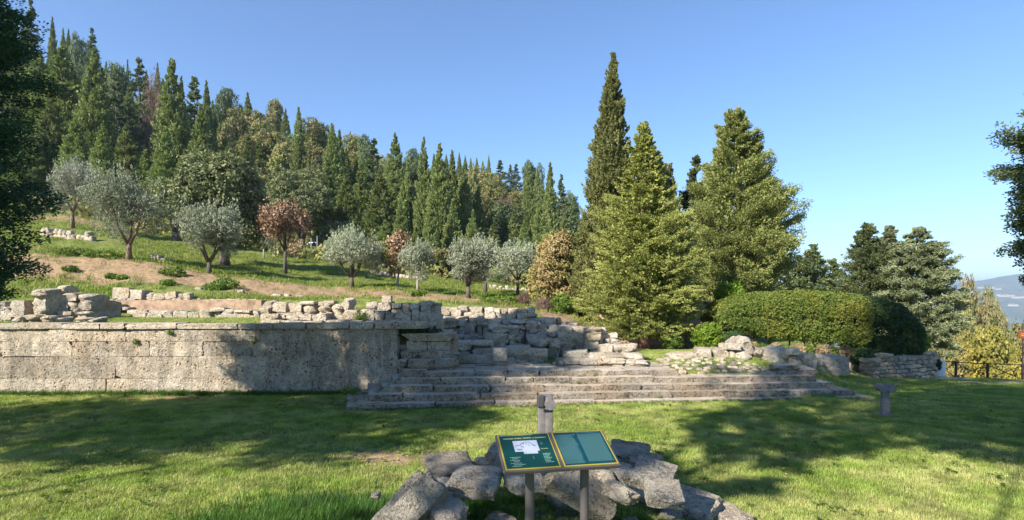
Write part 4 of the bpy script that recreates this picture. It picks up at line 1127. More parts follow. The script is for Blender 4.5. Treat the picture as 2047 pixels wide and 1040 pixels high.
# ---- near, individually shaped trees
def hero(name, label, px, Y, rows, mat, seed, bark, tr, nb, nsp, nlv, group=None, cat='tree', lean=(0, 0), limbs=6, core=0, **kw):
    x, g, H, z0, prof = sil(px, 0, Y, rows)
    arr = crown_arrays(rng_(seed), H, z0, prof, nb, nsp, nlv, lean=lean, **kw)
    if core:
        inner = crown_arrays(rng_(seed + 500), H * .98, z0 + .25, lambda u: prof(u) * .74, core, 7, 22, lean=lean, up=kw.get('up', .4), slen=.6, srad=.24, L=kw['L'] * 1.7, Wd=kw['Wd'] * 1.9, lump=.15, fmin=.25)
        arr = join_arrays([arr, inner])
    tm = trunk_mesh('trunk', H * .9, tr, M[bark], lean=(lean[0] * .9, lean[1] * .9), seed=seed, limbs=limbs, n=12)
    return tree(name, label, cat, x, Y, H, arr, M[mat], tm, group=group)

# the big spreading conifer in front of the small house: flat overlapping fronds
hero('conifer_tree', 'broad conifer with layered yellow-green fronds reaching low over the small house', 1286, 19.4,
     [(247, 4), (270, 15), (300, 26), (350, 44), (400, 68), (450, 88), (500, 102), (550, 112), (600, 116), (636, 104), (660, 70), (668, 40)],
     'cedar', 5, 'bark_red', .17, 300, 16, 56, core=330, azj=.15, pad=1.0, up=.22, slen=.42, srad=.16, L=.062, Wd=.034, droop=.05, lump=.34, flat=.5, fmin=.30, limbs=16, topup=.6, coh=1.6)
hero('cypress_tree', 'tallest slender cypress, its needle tip above every other crown', 1212, 24.5,
     [(112, 2), (140, 8), (200, 21), (300, 36), (400, 48), (450, 58), (500, 66), (560, 72), (610, 74), (650, 60)],
     'tallcyp', 6, 'bark', .2, 420, 11, 44, core=260, azj=.16, up=1.1, slen=.6, srad=.14, L=.11, Wd=.05, coh=1.6, lump=.14, fmin=.5, lean=(.30, 0), lumpf=4)
hero('cypress_tree', 'slim brown-green cypress spire just left of its twin behind the layered conifer', 1320, 27.5,
     [(325, 2), (350, 9), (400, 17), (450, 22), (520, 26), (600, 26)], 'tallcyp', 7, 'bark', .12, 170, 5, 28, up=1.15, slen=.6, srad=.13, L=.13, Wd=.06, lump=.1, fmin=.5)
hero('cypress_tree', 'slim cypress spire nearest the blue gap, right of its twin', 1338, 27.0,
     [(331, 2), (355, 9), (400, 16), (450, 22), (520, 28), (600, 28)], 'tallcyp', 8, 'bark', .12, 170, 5, 28, up=1.15, slen=.6, srad=.13, L=.13, Wd=.06, lump=.1, fmin=.5)
hero('conifer_tree', 'massive pyramidal conifer with billowing green clumps above the hedge', 1484, 25.5,
     [(218, 5), (235, 26), (262, 36), (300, 50), (350, 66), (400, 84), (450, 94), (500, 98), (540, 92), (575, 74), (600, 50)],
     'rconif', 9, 'bark', .26, 230, 16, 56, core=300, azj=.16, pad=1.0, up=.36, slen=.5, srad=.24, L=.085, Wd=.045, coh=1.8, lump=.34, fmin=.42, lumpf=5, lean=(-.35, 0), limbs=14, topup=.3)
hero('conifer_tree', 'dark conifer squeezed behind the massive one with a thin separate tip', 1392, 28.5,
     [(315, 2), (335, 9), (375, 14), (400, 34), (450, 48), (520, 55), (600, 58), (650, 50)], 'darkcon', 10, 'bark_dark', .2, 260, 6, 36, up=.5, slen=.7, srad=.2, L=.14, Wd=.07, lump=.25, fmin=.4)
# row of pines beyond the hedge
for px, top, w, lab, sd_ in ((1560, 508, 44, 'low dark pine touching the massive conifer beyond the hedge', 11), (1625, 490, 36, 'pointed pine standing highest in the row beyond the hedge', 12), (1664, 520, 36, 'smallest pine at the open end of the row beyond the hedge', 13), (1600, 515, 34, 'ragged pine in the middle of the row beyond the hedge', 14)):
    hero('pine_tree', lab, px, 43 + sd_ * .4, [(top, 2), (top + 14, w * .25), (top + 40, w * .7), (top + 70, w), (top + 110, w * 1.1), (645, w)], 'darkcon', sd_, 'bark_dark', .2, 110, 6, 26, up=.5, slen=1.1, srad=.3, L=.22, Wd=.1, lump=.32, fmin=.35, group='pines beyond the hedge')
# right-hand group
hero('conifer_tree', 'dark green pointed conifer at the hedge side of the right-hand clump', 1735, 33, [(448, 2), (465, 12), (500, 28), (540, 42), (600, 48), (680, 46), (710, 36)], 'darkcon', 21, 'bark_dark', .2, 260, 8, 44, up=.3, slen=.9, srad=.26, L=.13, Wd=.06, coh=1.5, lump=.3, fmin=.3, lumpf=5)
hero('conifer_tree', 'green conifer with forked tip in the middle of the right-hand clump', 1778, 34, [(453, 3), (475, 16), (510, 30), (560, 44), (620, 50), (700, 44)], 'blue', 22, 'bark_pale', .2, 170, 14, 44, core=160, azj=.15, pad=1.0, up=.3, slen=.6, srad=.24, L=.13, Wd=.06, coh=1.5, lump=.3, fmin=.3, lumpf=5)
hero('conifer_tree', 'pale grey-green conifer showing bare light trunk and branches by the valley', 1836, 31, [(455, 4), (470, 24), (500, 44), (540, 56), (580, 66), (620, 70), (660, 66), (700, 46)], 'blue', 23, 'bark_pale', .17, 200, 14, 48, core=120, azj=.13, pad=1.0, up=.12, slen=.5, srad=.2, L=.11, Wd=.05, coh=1.5, lump=.34, fmin=.45, lumpf=6, limbs=26, droop=.02)
# dark trees framing the picture
def near_tree(label, x, Y, H, z0, prof, mat, seed, nb, nsp, nlv, tr=.16, **kw):
    arr = crown_arrays(rng_(seed), H, z0, prof, nb, nsp, nlv, **kw)
    return tree('conifer_tree', label, 'tree', x, Y, H, arr, M[mat], trunk_mesh('trunk', H * .9, tr, M['bark_dark'], seed=seed, limbs=8), z=gz(x, Y))
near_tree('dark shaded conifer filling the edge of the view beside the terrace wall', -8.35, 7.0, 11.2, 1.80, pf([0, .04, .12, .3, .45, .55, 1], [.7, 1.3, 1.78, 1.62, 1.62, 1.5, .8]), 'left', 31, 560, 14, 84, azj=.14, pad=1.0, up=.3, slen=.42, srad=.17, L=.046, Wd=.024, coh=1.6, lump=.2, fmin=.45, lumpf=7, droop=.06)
near_tree('dark conifer reaching in from the edge above the fence', 11.05, 10.2, 8.2, 2.2, pf([0, .08, .2, .4, .5, .62, .8, 1], [.6, 1.15, 1.3, 1.2, 1.2, 1.05, .75, .2]), 'darkcon', 32, 170, 16, 80, azj=.16, pad=1.0, up=.25, slen=.4, srad=.18, L=.06, Wd=.032, coh=1.6, lump=.3, fmin=.4, lumpf=7)
# tall trees standing beside and behind the viewer (outside the picture; they shade the lawn)
def shade_tree(label, x, Y, H, z0, r, seed, nb=120, dens=26, sh=(0.55, 1, .9, .3)):
    arr = crown_arrays(rng_(seed), H, z0, pf([0, .3, .65, 1], [r * q for q in sh]), nb, 7, dens, up=.4, slen=.9, srad=.26, L=.17, Wd=.085, lump=.35, fmin=.25, lumpf=6)
    tree('conifer_tree', label, 'tree', x, Y, H, arr, M['darkcon'], trunk_mesh('trunk', H * .9, .06 if H > 12 else .09, M['bark_dark'], seed=seed, limbs=8), z=0)
shade_tree('tall conifer behind the viewer shading the dark edge tree', -12.9, .3, 14.5, 8.3, 1.4, 41, 110)
shade_tree('broad low-crowned conifer shading the lawn before the wall', -14.8, 2.5, 8.2, 4.8, 1.8, 43, 56)
shade_tree('round-crowned conifer shading the middle of the lawn', -12.0, 1.9, 8.4, 5.2, 1.5, 44, 40)
shade_tree('spreading conifer whose shadow lies before the stair foot', -9.9, 1.0, 8.6, 6.2, 1.2, 45, 36, 20)
shade_tree('sparse conifer dappling the heap of stones', -8.6, -3.8, 9.6, 6.2, 1.25, 46, 20, 16)
shade_tree('very tall conifer shading the dark hedge', -6.1, -1.5, 24.0, 6.8, 2.1, 47, 330, 24, (0.22, 1, 1, .6))
shade_tree('slender conifer shading the lawn beside the small bollard', -3.5, -2.6, 14.6, 9.4, 1.7, 49, 170, 24, (0.7, 1, 1, .6))
shade_tree('tall conifer shading the far corner of the lawn', -3.7, -4.3, 17.5, 11.6, 2.6, 48, 240, 24, (0.7, 1, 1, .6))

# ---- hedge, shrubs
def cloud(rng, n_cl, n_lf, sampler, rad, L, Wd, flat=.8):
    """leaf clumps: sampler(n) -> points (n,3), outward normals (n,3)"""
    P, N = sampler(n_cl)
    st = np.clip(rng.normal(.5, .24, n_cl), 0, 1)
    off = rng.normal(0, 1, (n_cl, n_lf, 3)); off /= np.linalg.norm(off, axis=-1, keepdims=True); off *= (rng.random((n_cl, n_lf, 1)) ** .4) * rad
    off[..., 2] *= flat
    Q = P[:, None, :] + off
    D = rng.normal(0, 1, Q.shape) + off / rad * .6
    Nn = off / rad + N[:, None, :] * .7 + rng.normal(0, .4, Q.shape)
    n = n_cl * n_lf
    return leaf_quads(Q.reshape(n, 3), D.reshape(n, 3), Nn.reshape(n, 3), L * rng.uniform(.6, 1.3, n), Wd * rng.uniform(.6, 1.3, n), np.clip(np.repeat(st, n_lf) + rng.normal(0, .12, n), 0, 1))

def blob_sampler(rng, blobs, shell=.6):
    """blobs: (cx,cy,cz,rx,ry,rz)"""
    B = np.array(blobs)
    w = (B[:, 3] * B[:, 5]) ** 1.0; w /= w.sum()
    def f(n):
        i = rng.choice(len(B), n, p=w)
        d = rng.normal(0, 1, (n, 3)); d /= np.linalg.norm(d, axis=1, keepdims=True)
        s = shell + (1 - shell) * rng.random(n) ** .5
        s *= 1 + .10 * fbm2(d[:, 0] * 5 + i, d[:, 2] * 5 + i * 2.0, 1.0, 2)
        return B[i, :3] + d * B[i, 3:] * s[:, None], d
    return f

def shrub(name, label, x, y, blobs, mat, seed, ncl, nlf, rad, L, Wd, cat='shrub', group=None, stems=True, z=None, shell=.55):
    rng = rng_(seed)
    t = thing(name, label, cat, (x, y, gz(x, y) if z is None else z), 0, group)
    obj('foliage', leaf_mesh('foliage', cloud(rng, ncl, nlf, blob_sampler(rng, blobs, shell), rad, L, Wd), M[mat]), t)
    if stems:
        rr = random.Random(seed); bm = bmesh.new()
        for _ in range(6):
            b = rr.choice(blobs)
            e = Vector((b[0] + rr.uniform(-.5, .5) * b[3], b[1] + rr.uniform(-.5, .5) * b[4], b[2] + rr.uniform(-.2, .4) * b[5]))
            tube(bm, [(rr.gauss(0, .04), rr.gauss(0, .04), -.1), e * .5 + Vector((0, 0, .05)), e], [.03 * (1 + e.z * .2), .02, .008], 5)
        obj('stem', bm_mesh('stem', bm, M['bark'], True), t)
    return t

def pxblob(px0, y0, px1, y1, Y, depth, org):
    a = at(px0, y1, Y); b = at(px1, y0, Y)
    return ((a.x + b.x) / 2 - org[0], Y - org[1], (a.z + b.z) / 2 - org[2], (b.x - a.x) / 2, depth / 2, (b.z - a.z) / 2)
def pshrub(name, label, px, Y, pb, mat, seed, ncl, nlf, rad, L, Wd, depth=1.4, **kw):
    x = (px - CX) / F * Y; z = gz(x, Y)
    return shrub(name, label, x, Y, [pxblob(*b, Y + (b_i % 3) * .15, depth, (x, Y, z)) for b_i, b in enumerate(pb)], mat, seed, ncl, nlf, rad, L, Wd, z=z, **kw)

# clipped hedge: rounded box of leaves, built along its length
def hedge(name, label, px0, px1, Y, tops, bots, depth, mat, seed, ncl, nlf):
    rng = rng_(seed)
    xa = (px0 - CX) / F * Y; xb = (px1 - CX) / F * Y; xm = (xa + xb) / 2; g = gz(xm, Y)
    def f(n):
        u = rng.random(n); x = xa + (xb - xa) * u; px = px0 + (px1 - px0) * u
        zt = EYE - (np.interp(px, *zip(*tops)) - HY) / F * Y; zb = EYE - (np.interp(px, *zip(*bots)) - HY) / F * Y
        th = rng.uniform(-.25, 1.15, n) * np.pi          # round the section: front bottom, over the top, to the back
        c, s = np.cos(th), np.sin(th)
        e = .62
        yy = -np.sign(c) * np.abs(c) ** e * depth / 2; zz = np.sign(s) * np.abs(s) ** e
        ends = np.sqrt(np.clip(1 - np.clip((np.abs(u - .5) * 2 - .88) / .12, 0, 1) ** 2, 0.05, 1))
        k = 1 - .10 * rng.random(n) + .045 * fbm2(x * 3.1, th * 2.2, seed, 3)
        yy = yy * k * (.6 + .4 * ends); zz = zz * k
        z = (zt + zb) / 2 + zz * (zt - zb) / 2 * (.5 + .5 * ends)
        return np.stack([x - xm, yy, z - g], -1), np.stack([0 * c, -c, s], -1)
    t = thing(name, label, 'hedge', (xm, Y, g))
    obj('foliage', leaf_mesh('foliage', cloud(rng, ncl, nlf, f, .11, .062, .042), M[mat]), t)
    bm = bmesh.new()
    for i in range(8):
        x = (xa - xm) + (xb - xa) * (i + .5) / 8; tube(bm, [(x, .35, -.2), (x + RS.gauss(0, .1), .35, .9)], [.035, .02], 6)
    obj('stem', bm_mesh('stem', bm, M['bark'], True), t)
hedge('hedge', 'long clipped rounded hedge glowing yellow-green in the sun', 1418, 1716, 19.0, [(1418, 622), (1440, 604), (1480, 590), (1560, 584), (1660, 585), (1716, 592)], [(1418, 650), (1460, 668), (1540, 686), (1620, 694), (1716, 698)], 1.9, 'hedge', 51, 6500, 20)
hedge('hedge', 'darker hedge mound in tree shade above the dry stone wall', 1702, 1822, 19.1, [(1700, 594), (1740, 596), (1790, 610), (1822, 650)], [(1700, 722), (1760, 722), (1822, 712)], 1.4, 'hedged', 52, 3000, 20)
pshrub('shrub', 'leafy creeper mass climbing between the small house and the hedge', 1452, 20.4, [(1424, 578, 1500, 660), (1432, 562, 1490, 620)], 'bright', 53, 620, 16, .13, .10, .06)
pshrub('shrub', 'bright glossy shrub in front of the small house wall', 1416, 17.6, [(1386, 650, 1440, 702), (1404, 645, 1446, 690), (1396, 668, 1450, 704)], 'bright', 54, 520, 18, .10, .09, .055, depth=1.0)
pshrub('shrub', 'small dark glossy bush at the foot of the conifer trunk', 1343, 18.4, [(1325, 670, 1362, 702)], 'weed', 55, 240, 18, .09, .09, .055, depth=.7)
pshrub('shrub', 'bluish green plant tucked under the hedge end behind the jagged boulder', 1463, 17.2, [(1445, 662, 1482, 694)], 'hedged', 56, 190, 18, .09, .07, .04, depth=.6)
pshrub('shrub', 'bright lime young shrub under the pale conifer by the dry stone wall', 1831, 20.4, [(1812, 668, 1852, 712), (1818, 655, 1840, 690)], 'bright', 57, 300, 14, .10, .10, .06, depth=.8)
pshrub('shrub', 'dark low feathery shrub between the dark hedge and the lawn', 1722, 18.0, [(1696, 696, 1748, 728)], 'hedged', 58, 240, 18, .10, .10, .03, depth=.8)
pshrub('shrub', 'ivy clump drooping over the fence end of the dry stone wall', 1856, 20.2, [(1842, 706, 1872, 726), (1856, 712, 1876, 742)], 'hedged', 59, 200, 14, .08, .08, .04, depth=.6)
# dry flower bed below the hedge
BED = ['withered pale plant in the flower bed just past the jagged boulder', 'yellow-green plant beside the first withered one in the flower bed', 'rusty plant behind the flat-topped pale block of the flower bed edge', 'pale dead plant behind the biggest leaning block under the hedge', 'fresh yellow-green plant behind the biggest leaning block under the hedge',
       'rusty plant next to the dark loose boulder under the hedge', 'withered plant directly behind the dark loose boulder', 'green plant between the dark boulder and the shaded blocks', 'rust-coloured plant above the shaded blocks under the hedge', 'pale dry plant above the gap before the big squared block',
       'yellow-green plant above the near edge of the big squared block', 'rusty plant above the middle of the big squared block', 'withered plant where the hedge shadow starts above the squared block']
for i in range(13):
    px = 1506 + i * 15.5; top = 684 + (i % 3) * 3 + i * .6
    pshrub('bedding_plant', BED[i], px, 16.8, [(px - 10, top, px + 10, 716)], ['dry', 'weed', 'dry'][i % 3], 70 + i, 90, 12, .08, .08, .03, depth=.5, cat='plant', group='bedding plants below the hedge', stems=False)
# autumn-coloured bush left of the tall cypress
pshrub('shrub', 'russet and yellow-green bush beside the tall cypress foot', 1105, 26, [(1060, 500, 1140, 600), (1075, 462, 1150, 560), (1055, 540, 1120, 615), (1090, 560, 1160, 630)], 'autumn2', 60, 1500, 18, .22, .15, .08, depth=2.6)
pshrub('shrub', 'brambly green bush on the crumbling earth bank', 1118, 23.0, [(1098, 588, 1150, 634)], 'weed', 61, 260, 16, .14, .11, .06, depth=1.0)
pshrub('shrub', 'bare brown brush hanging down the crumbling earth bank', 1088, 21.5, [(1070, 596, 1104, 626)], 'twig', 62, 160, 12, .12, .16, .014, depth=.6)
pshrub('shrub', 'dry twiggy bush on the bank behind the ruin', 1047, 23.2, [(1034, 588, 1060, 611)], 'twig', 63, 110, 12, .12, .18, .014, depth=.5)

# ---- olives and small trees on the slope
def small_tree(name, label, px, Y, H, R, mat, seed, bark, forks=3, ncl=900, nlf=14, L=.12, Wd=.035, rad=.16, z0f=.30, wisp=True, group=None, tilt=0.0, asp=1.0, tr=.11):
    rng = rng_(seed); rr = random.Random(seed); x = (px - CX) / F * Y
    t = thing(name, label, 'tree', (x, Y, gz(x, Y)), 0, group)
    bm = bmesh.new(); blobs = []
    th = H * z0f
    tube(bm, [(0, 0, -.2), (tilt * .3, 0, th * .5), (tilt * .6, 0, th)], [tr * 1.5, tr, tr * .85], 9)
    for k in range(forks):
        a = 2 * math.pi * k / forks + rr.uniform(-.4, .4); sp = R * rr.uniform(.35, .62)
        e = Vector((math.cos(a) * sp + tilt, math.sin(a) * sp * .9, H * rr.uniform(.58, .72)))
        m_ = Vector((tilt * .6, 0, th)).lerp(e, .5) + Vector((0, 0, -.1 * H * rr.random()))
        tube(bm, [(tilt * .6, 0, th * .92), m_, e, e + Vector((math.cos(a) * .2, 0, H * .15))], [tr * .75, tr * .5, tr * .22, tr * .05], 7)
        for _ in range(3):
            q = m_.lerp(e, rr.random()); tube(bm, [q, q + Vector((rr.uniform(-1, 1) * R * .4, rr.uniform(-1, 1) * R * .4, H * .16))], [tr * .22, tr * .04], 5)
        q_ = rr.uniform(.38, .66)
        blobs.append((e.x, e.y, e.z + H * rr.uniform(-.08, .06), R * q_, R * q_, H * rr.uniform(.16, .28) * asp))
    for _ in range(6):
        a = rr.uniform(0, 6.28); d_ = rr.uniform(.4, .85); q_ = rr.uniform(.20, .42)
        blobs.append((math.cos(a) * R * d_ + tilt, math.sin(a) * R * d_ * .8, H * rr.uniform(.32, .80), R * q_, R * q_, H * rr.uniform(.09, .2)))
    for _ in range(2): blobs.append((tilt + rr.uniform(-.35, .35) * R, rr.uniform(-.3, .3) * R, H * rr.uniform(.66, .78), R * rr.uniform(.4, .55), R * .45, H * rr.uniform(.17, .25)))
    obj('trunk', bm_mesh('trunk', bm, M[bark], True), t)
    f0 = blob_sampler(rng, blobs, .35)
    arr = [cloud(rng, ncl, nlf, f0, rad, L, Wd)]
    if wisp:      # upright shoots
        def f1(n):
            P, N = f0(n); up = np.zeros_like(P); up[:, 2] = 1
            return P + up * rng.random((n, 1)) * H * .10, up
        n = ncl // 3; P, N = f1(n); k = 9
        tt = rng.random((n, k)) * H * .14
        Q = P[:, None, :] + np.stack([rng.normal(0, .03, (n, k)), rng.normal(0, .03, (n, k)), tt], -1)
        D = np.stack([rng.normal(0, .4, (n, k)), rng.normal(0, .4, (n, k)), np.ones((n, k))], -1)
        arr.append(leaf_quads(Q.reshape(-1, 3), D.reshape(-1, 3), rng.normal(0, 1, (n * k, 3)) + np.array([-.3, -.6, .3]), L * 1.2 * rng.uniform(.6, 1.3, n * k), Wd * rng.uniform(.6, 1.3, n * k), np.clip(np.repeat(rng.normal(.6, .2, n), k), 0, 1)))
    obj('crown', leaf_mesh('crown', join_arrays(arr), M[mat]), t)
    return t
G_OL = 'olive trees on the terraced slope'
small_tree('olive_tree', 'palest silver olive, highest on the slope beside the dark edge tree', 145, 36.5, 4.5, 1.65, 'olivep', 81, 'bark', 3, 900, 14, z0f=.26, group=G_OL)
small_tree('olive_tree', 'large olive with forked trunk on top of the bare earth bank', 258, 27.6, 4.2, 1.95, 'olive', 82, 'bark', 3, 1300, 13, z0f=.17, tr=.12, group=G_OL)
small_tree('olive_tree', 'dense silver olive in front of the black-shadowed oak', 418, 27.5, 3.6, 1.55, 'olive', 83, 'bark_dark', 4, 1300, 16, z0f=.16, group=G_OL)
small_tree('olive_tree', 'thin young olive with sparse grey leaves beyond the oak shade', 527, 38, 2.6, .85, 'olive', 84, 'bark_pale', 3, 240, 10, z0f=.28, tr=.05, group=G_OL)
small_tree('olive_tree', 'round olive with dark single trunk, between two brown-leaved trees', 703, 27.2, 2.85, 1.42, 'olive', 85, 'bark_dark', 4, 1100, 14, z0f=.17, group=G_OL)
small_tree('olive_tree', 'small olive with pale straight trunk beside the narrow withered tree', 835, 27.0, 2.45, .92, 'olive', 86, 'bark_pale', 3, 560, 14, z0f=.34, tr=.06, group=G_OL)
small_tree('olive_tree', 'broad olive at the brow of the orange earth slope', 936, 26.2, 2.75, 1.12, 'olive', 87, 'bark_dark', 4, 900, 14, z0f=.2, group=G_OL)
small_tree('olive_tree', 'half-hidden olive overlapping the broad one, beside the tall fence posts', 970, 30, 2.9, .95, 'olive', 88, 'bark_dark', 3, 600, 13, z0f=.25, group=G_OL)
small_tree('olive_tree', 'olive whose trunk splits into two legs in front of the rubble wall', 1035, 28.5, 2.8, 1.15, 'olive', 89, 'bark_dark', 4, 560, 12, z0f=.3, tr=.07, group=G_OL)
small_tree('deciduous_tree', 'slender tree with withered copper leaves and dark straight trunk', 570, 32.0, 4.7, 1.35, 'dead', 90, 'bark_dark', 4, 520, 9, L=.16, Wd=.10, rad=.22, z0f=.30, wisp=False, tr=.09)
small_tree('deciduous_tree', 'narrow withered tree with copper leaves by the round olive', 794, 28.5, 3.1, .62, 'dead', 91, 'bark_pale', 3, 330, 10, L=.13, Wd=.09, rad=.17, z0f=.25, wisp=False, tr=.06, tilt=.12, asp=1.25)
# holm oaks and bushes at the foot of the wood
def oak(label, px, Y, H, R, seed, mat='oak', ncl=1500, tr=.28, **kw):
    return small_tree('oak_tree', label, px, Y, H, R, mat, seed, 'bark_dark', 5, ncl, 18, L=.2, Wd=.12, rad=.34, z0f=.12, wisp=False, tr=tr, **kw)
oak('huge spreading holm oak towering behind the dense silver olive', 448, 32.5, 6.6, 2.75, 101, ncl=2300)
oak('dark rounded oak behind the copper-leaved tree', 604, 50, 8.0, 2.7, 102, ncl=1400)
oak('dull green oak filling the gap between the two great olives', 352, 40, 4.8, 2.0, 103, ncl=900)
oak('low dark bush under the wood by the pale fence posts', 672, 52, 3.2, 1.9, 104, ncl=600)
oak('low rounded bush behind the narrow withered tree', 770, 44, 2.4, 1.5, 105, 'hill3', ncl=500)
oak('squat bush between the small olive and the broad olive', 885, 44, 2.5, 1.7, 106, 'hill3', ncl=500)
oak('olive-green bush at the wood edge near the split-trunk olive', 1070, 42, 3.4, 1.6, 107, 'hill1', ncl=500)

# weeds on the slope: leafy clumps
for i, (px, Y, w, h, lab) in enumerate([(345, 25.6, .6, .45, 'rank green weeds spilling between the great olives'), (430, 24.0, .5, .4, 'dark green weed clump at the end of the soil bank'), (452, 24.3, .55, .5, 'tall weed clump beside the brown boulder'), (335, 24.2, .3, .2, 'small weed on the bare earth bank'),
                                       (222, 24.6, .25, .18, 'single small weed low on the bare bank'), (244, 24.6, .25, .18, 'small weed to the side of the single one low on the bare bank'), (142, 25.1, .35, .25, 'weed patch near the dark tree on the bank'), (835, 25.3, .4, .25, 'weed at the foot of the small olive'),
                                       (1000, 23.4, .9, .35, 'vivid green weeds running down the orange slope'), (722, 13.7, .16, .3, 'dark weeds growing in the gap of the ruined wall'), (150, 27.8, 1.2, .35, 'grey-green cactus-like clump beside the rubble on the slope'), (200, 27.6, 1.1, .3, 'straggling green clump next to the largest olive'), (985, 42, 1.0, 1.1, 'bright green bush glowing between fence posts')]):
    x = (px - CX) / F * Y; ncl = int(30 + 130 * w)
    shrub('weed_clump', lab, x, Y, [(0, 0, h * .4, w, w * .6, h * .6)], 'weed', 120 + i, ncl, 12, .10, .10 if Y > 20 else .05, .045 if Y > 20 else .03, cat='weeds', stems=False)

# ---- wood on the hillside
def lib(kind, seed):
    rng = rng_(seed)
    if kind == 'c':    # narrow column
        a = crown_arrays(rng, 10, .5, pf([0, .1, .35, .7, .88, .96, 1], [.55, .85, .9, .55, .22, .07, .01]), 260, 6, 16, up=1.25, slen=.75, srad=.13, L=.26, Wd=.11, lump=.07, fmin=.55, coh=1.4)
        return leaf_mesh('crown', a, M['hill1'])
    if kind == 'b':    # dense broad cypress
        a = crown_arrays(rng, 10, .5, pf([0, .12, .4, .7, .88, .96, 1], [1.1, 1.75, 1.6, .95, .42, .15, .03]), 260, 7, 24, up=.8, slen=.8, srad=.26, L=.21, Wd=.10, lump=.22, fmin=.5, lumpf=5, coh=1.7)
        return leaf_mesh('crown', a, M['hill1'])
    if kind == 'f':    # open dark conifer
        a = crown_arrays(rng, 10, 1.2, pf([0, .1, .35, .7, 1], [1.2, 2.0, 1.7, .95, .08]), 150, 7, 14, up=.25, slen=1.0, srad=.22, L=.28, Wd=.12, lump=.42, fmin=.3, lumpf=7, flat=.6)
        return leaf_mesh('crown', a, M['hill2'])
    if kind == 'r' or kind == 'y':
        bl = [(rng.normal(0, .9), rng.normal(0, .9), 6 + rng.normal(0, 1.4), 1.9, 1.9, 1.9) for _ in range(8)] + [(0, 0, 5, 2.6, 2.6, 2.6)]
        return leaf_mesh('crown', cloud(rng, 620, 15, blob_sampler(rng, bl, .5), .5, .38, .24), M['hill3' if kind == 'y' else 'hill2'])
    if kind == 'd':
        bl = [(rng.normal(0, .6), rng.normal(0, .6), 5 + rng.normal(0, 1.8), 1.3, 1.3, 1.9) for _ in range(6)]
        return leaf_mesh('crown', cloud(rng, 320, 13, blob_sampler(rng, bl, .2), .6, .8, .05), M['twig'])
LIB = {k: [lib(k, 200 + 10 * i + j) for j in range(n)] for i, (k, n) in enumerate((('c', 4), ('b', 4), ('f', 3), ('r', 3), ('y', 3), ('d', 2)))}
TR = {k: trunk_mesh('trunk', 9.0 if k in 'cbf' else 5.5, .16 if k != 'f' else .2, M['bark'], seed=3, limbs=0 if k in 'cb' else 6, zl=(.2, .9), ll=1.6) for k in LIB}
NAT = {'c': .95, 'b': 1.8, 'f': 2.0, 'r': 3.4, 'y': 3.4, 'd': 2.0}
TOPH = {'c': 10, 'b': 10, 'f': 10, 'r': 8.6, 'y': 8.6, 'd': 8.4}
NAMES = {'c': 'cypress_tree', 'b': 'cypress_tree', 'f': 'conifer_tree', 'r': 'evergreen_tree', 'y': 'broadleaf_tree', 'd': 'bare_tree'}
LANDX = [(60, 'the palest silver olive'), (190, 'the palest silver olive'), (262, 'the large forked olive'), (350, 'the gap between the great olives'), (430, 'the dense silver olive'), (500, 'the thin young olive'), (570, 'the copper-leaved tree'), (640, 'the pale fence posts'), (705, 'the round olive'), (795, 'the narrow withered tree'), (840, 'the small pale-trunked olive'), (925, 'the broad olive'), (985, 'the hidden olive'), (1035, 'the split-trunk olive'), (1110, 'the russet bush')]
KW = {'c': ['slim spire-like cypress', 'needle-thin dark cypress', 'narrow upright cypress', 'pencil-shaped cypress'], 'b': ['stout dense cypress', 'full-bodied bushy cypress', 'thick clumpy cypress'], 'f': ['ragged dark conifer', 'open-branched conifer', 'spiky layered conifer'], 'r': ['dark round-headed evergreen', 'rounded deep green tree'], 'y': ['bushy yellow-green tree', 'loose olive-brown tree', 'mottled yellowish tree'], 'd': ['leafless reddish tree', 'bare twiggy tree']}
used_labels = set(); hill_spots = []
def tier(Y): return 'low on the hill' if Y < 58 else 'partway up the hill' if Y < 74 else 'high on the hill' if Y < 100 else 'on the skyline' if Y < 128 else 'on the far ridge'
def hill_tree(px, top, w, kind, Y, rnd, group='trees of the hillside wood', base_z=None):
    x = (px - CX) / F * Y; g = gz(x, Y) if base_z is None else base_z
    zt = at(px, top, Y).z; H = zt - g
    if H < 1.2: return None
    R = w / 2 / F * Y * (.9 if kind == 'b' else 1)
    near = sorted(LANDX, key=lambda q: abs(q[0] - px))
    lab = None; cands = []
    for nm in near[:4]:
        for kw in KW[kind]:
            for ex in (('tall ', 'big ', '') if H > 8 else ('low ', 'small ', '')):
                cands.append(f"{ex}{kw} {tier(Y)} above {nm[1]}")
    for c in cands[::1]:
        if c not in used_labels: lab = c; break
    if lab is None: lab = cands[0]
    used_labels.add(lab)
    t = thing(NAMES[kind], lab, 'tree', (x, Y, g), rnd.uniform(0, 6.28), group)
    m_ = rnd.choice(LIB[kind])
    s = (R / NAT[kind] * rnd.uniform(.95, 1.1), R / NAT[kind] * rnd.uniform(.95, 1.1), H / TOPH[kind])
    obj('crown', m_, t, scale=s); obj('trunk', TR[kind], t, scale=(s[0] * .9, s[1] * .9, s[2]))
    hill_spots.append((px, Y, w))
    return t
HR = random.Random(5)
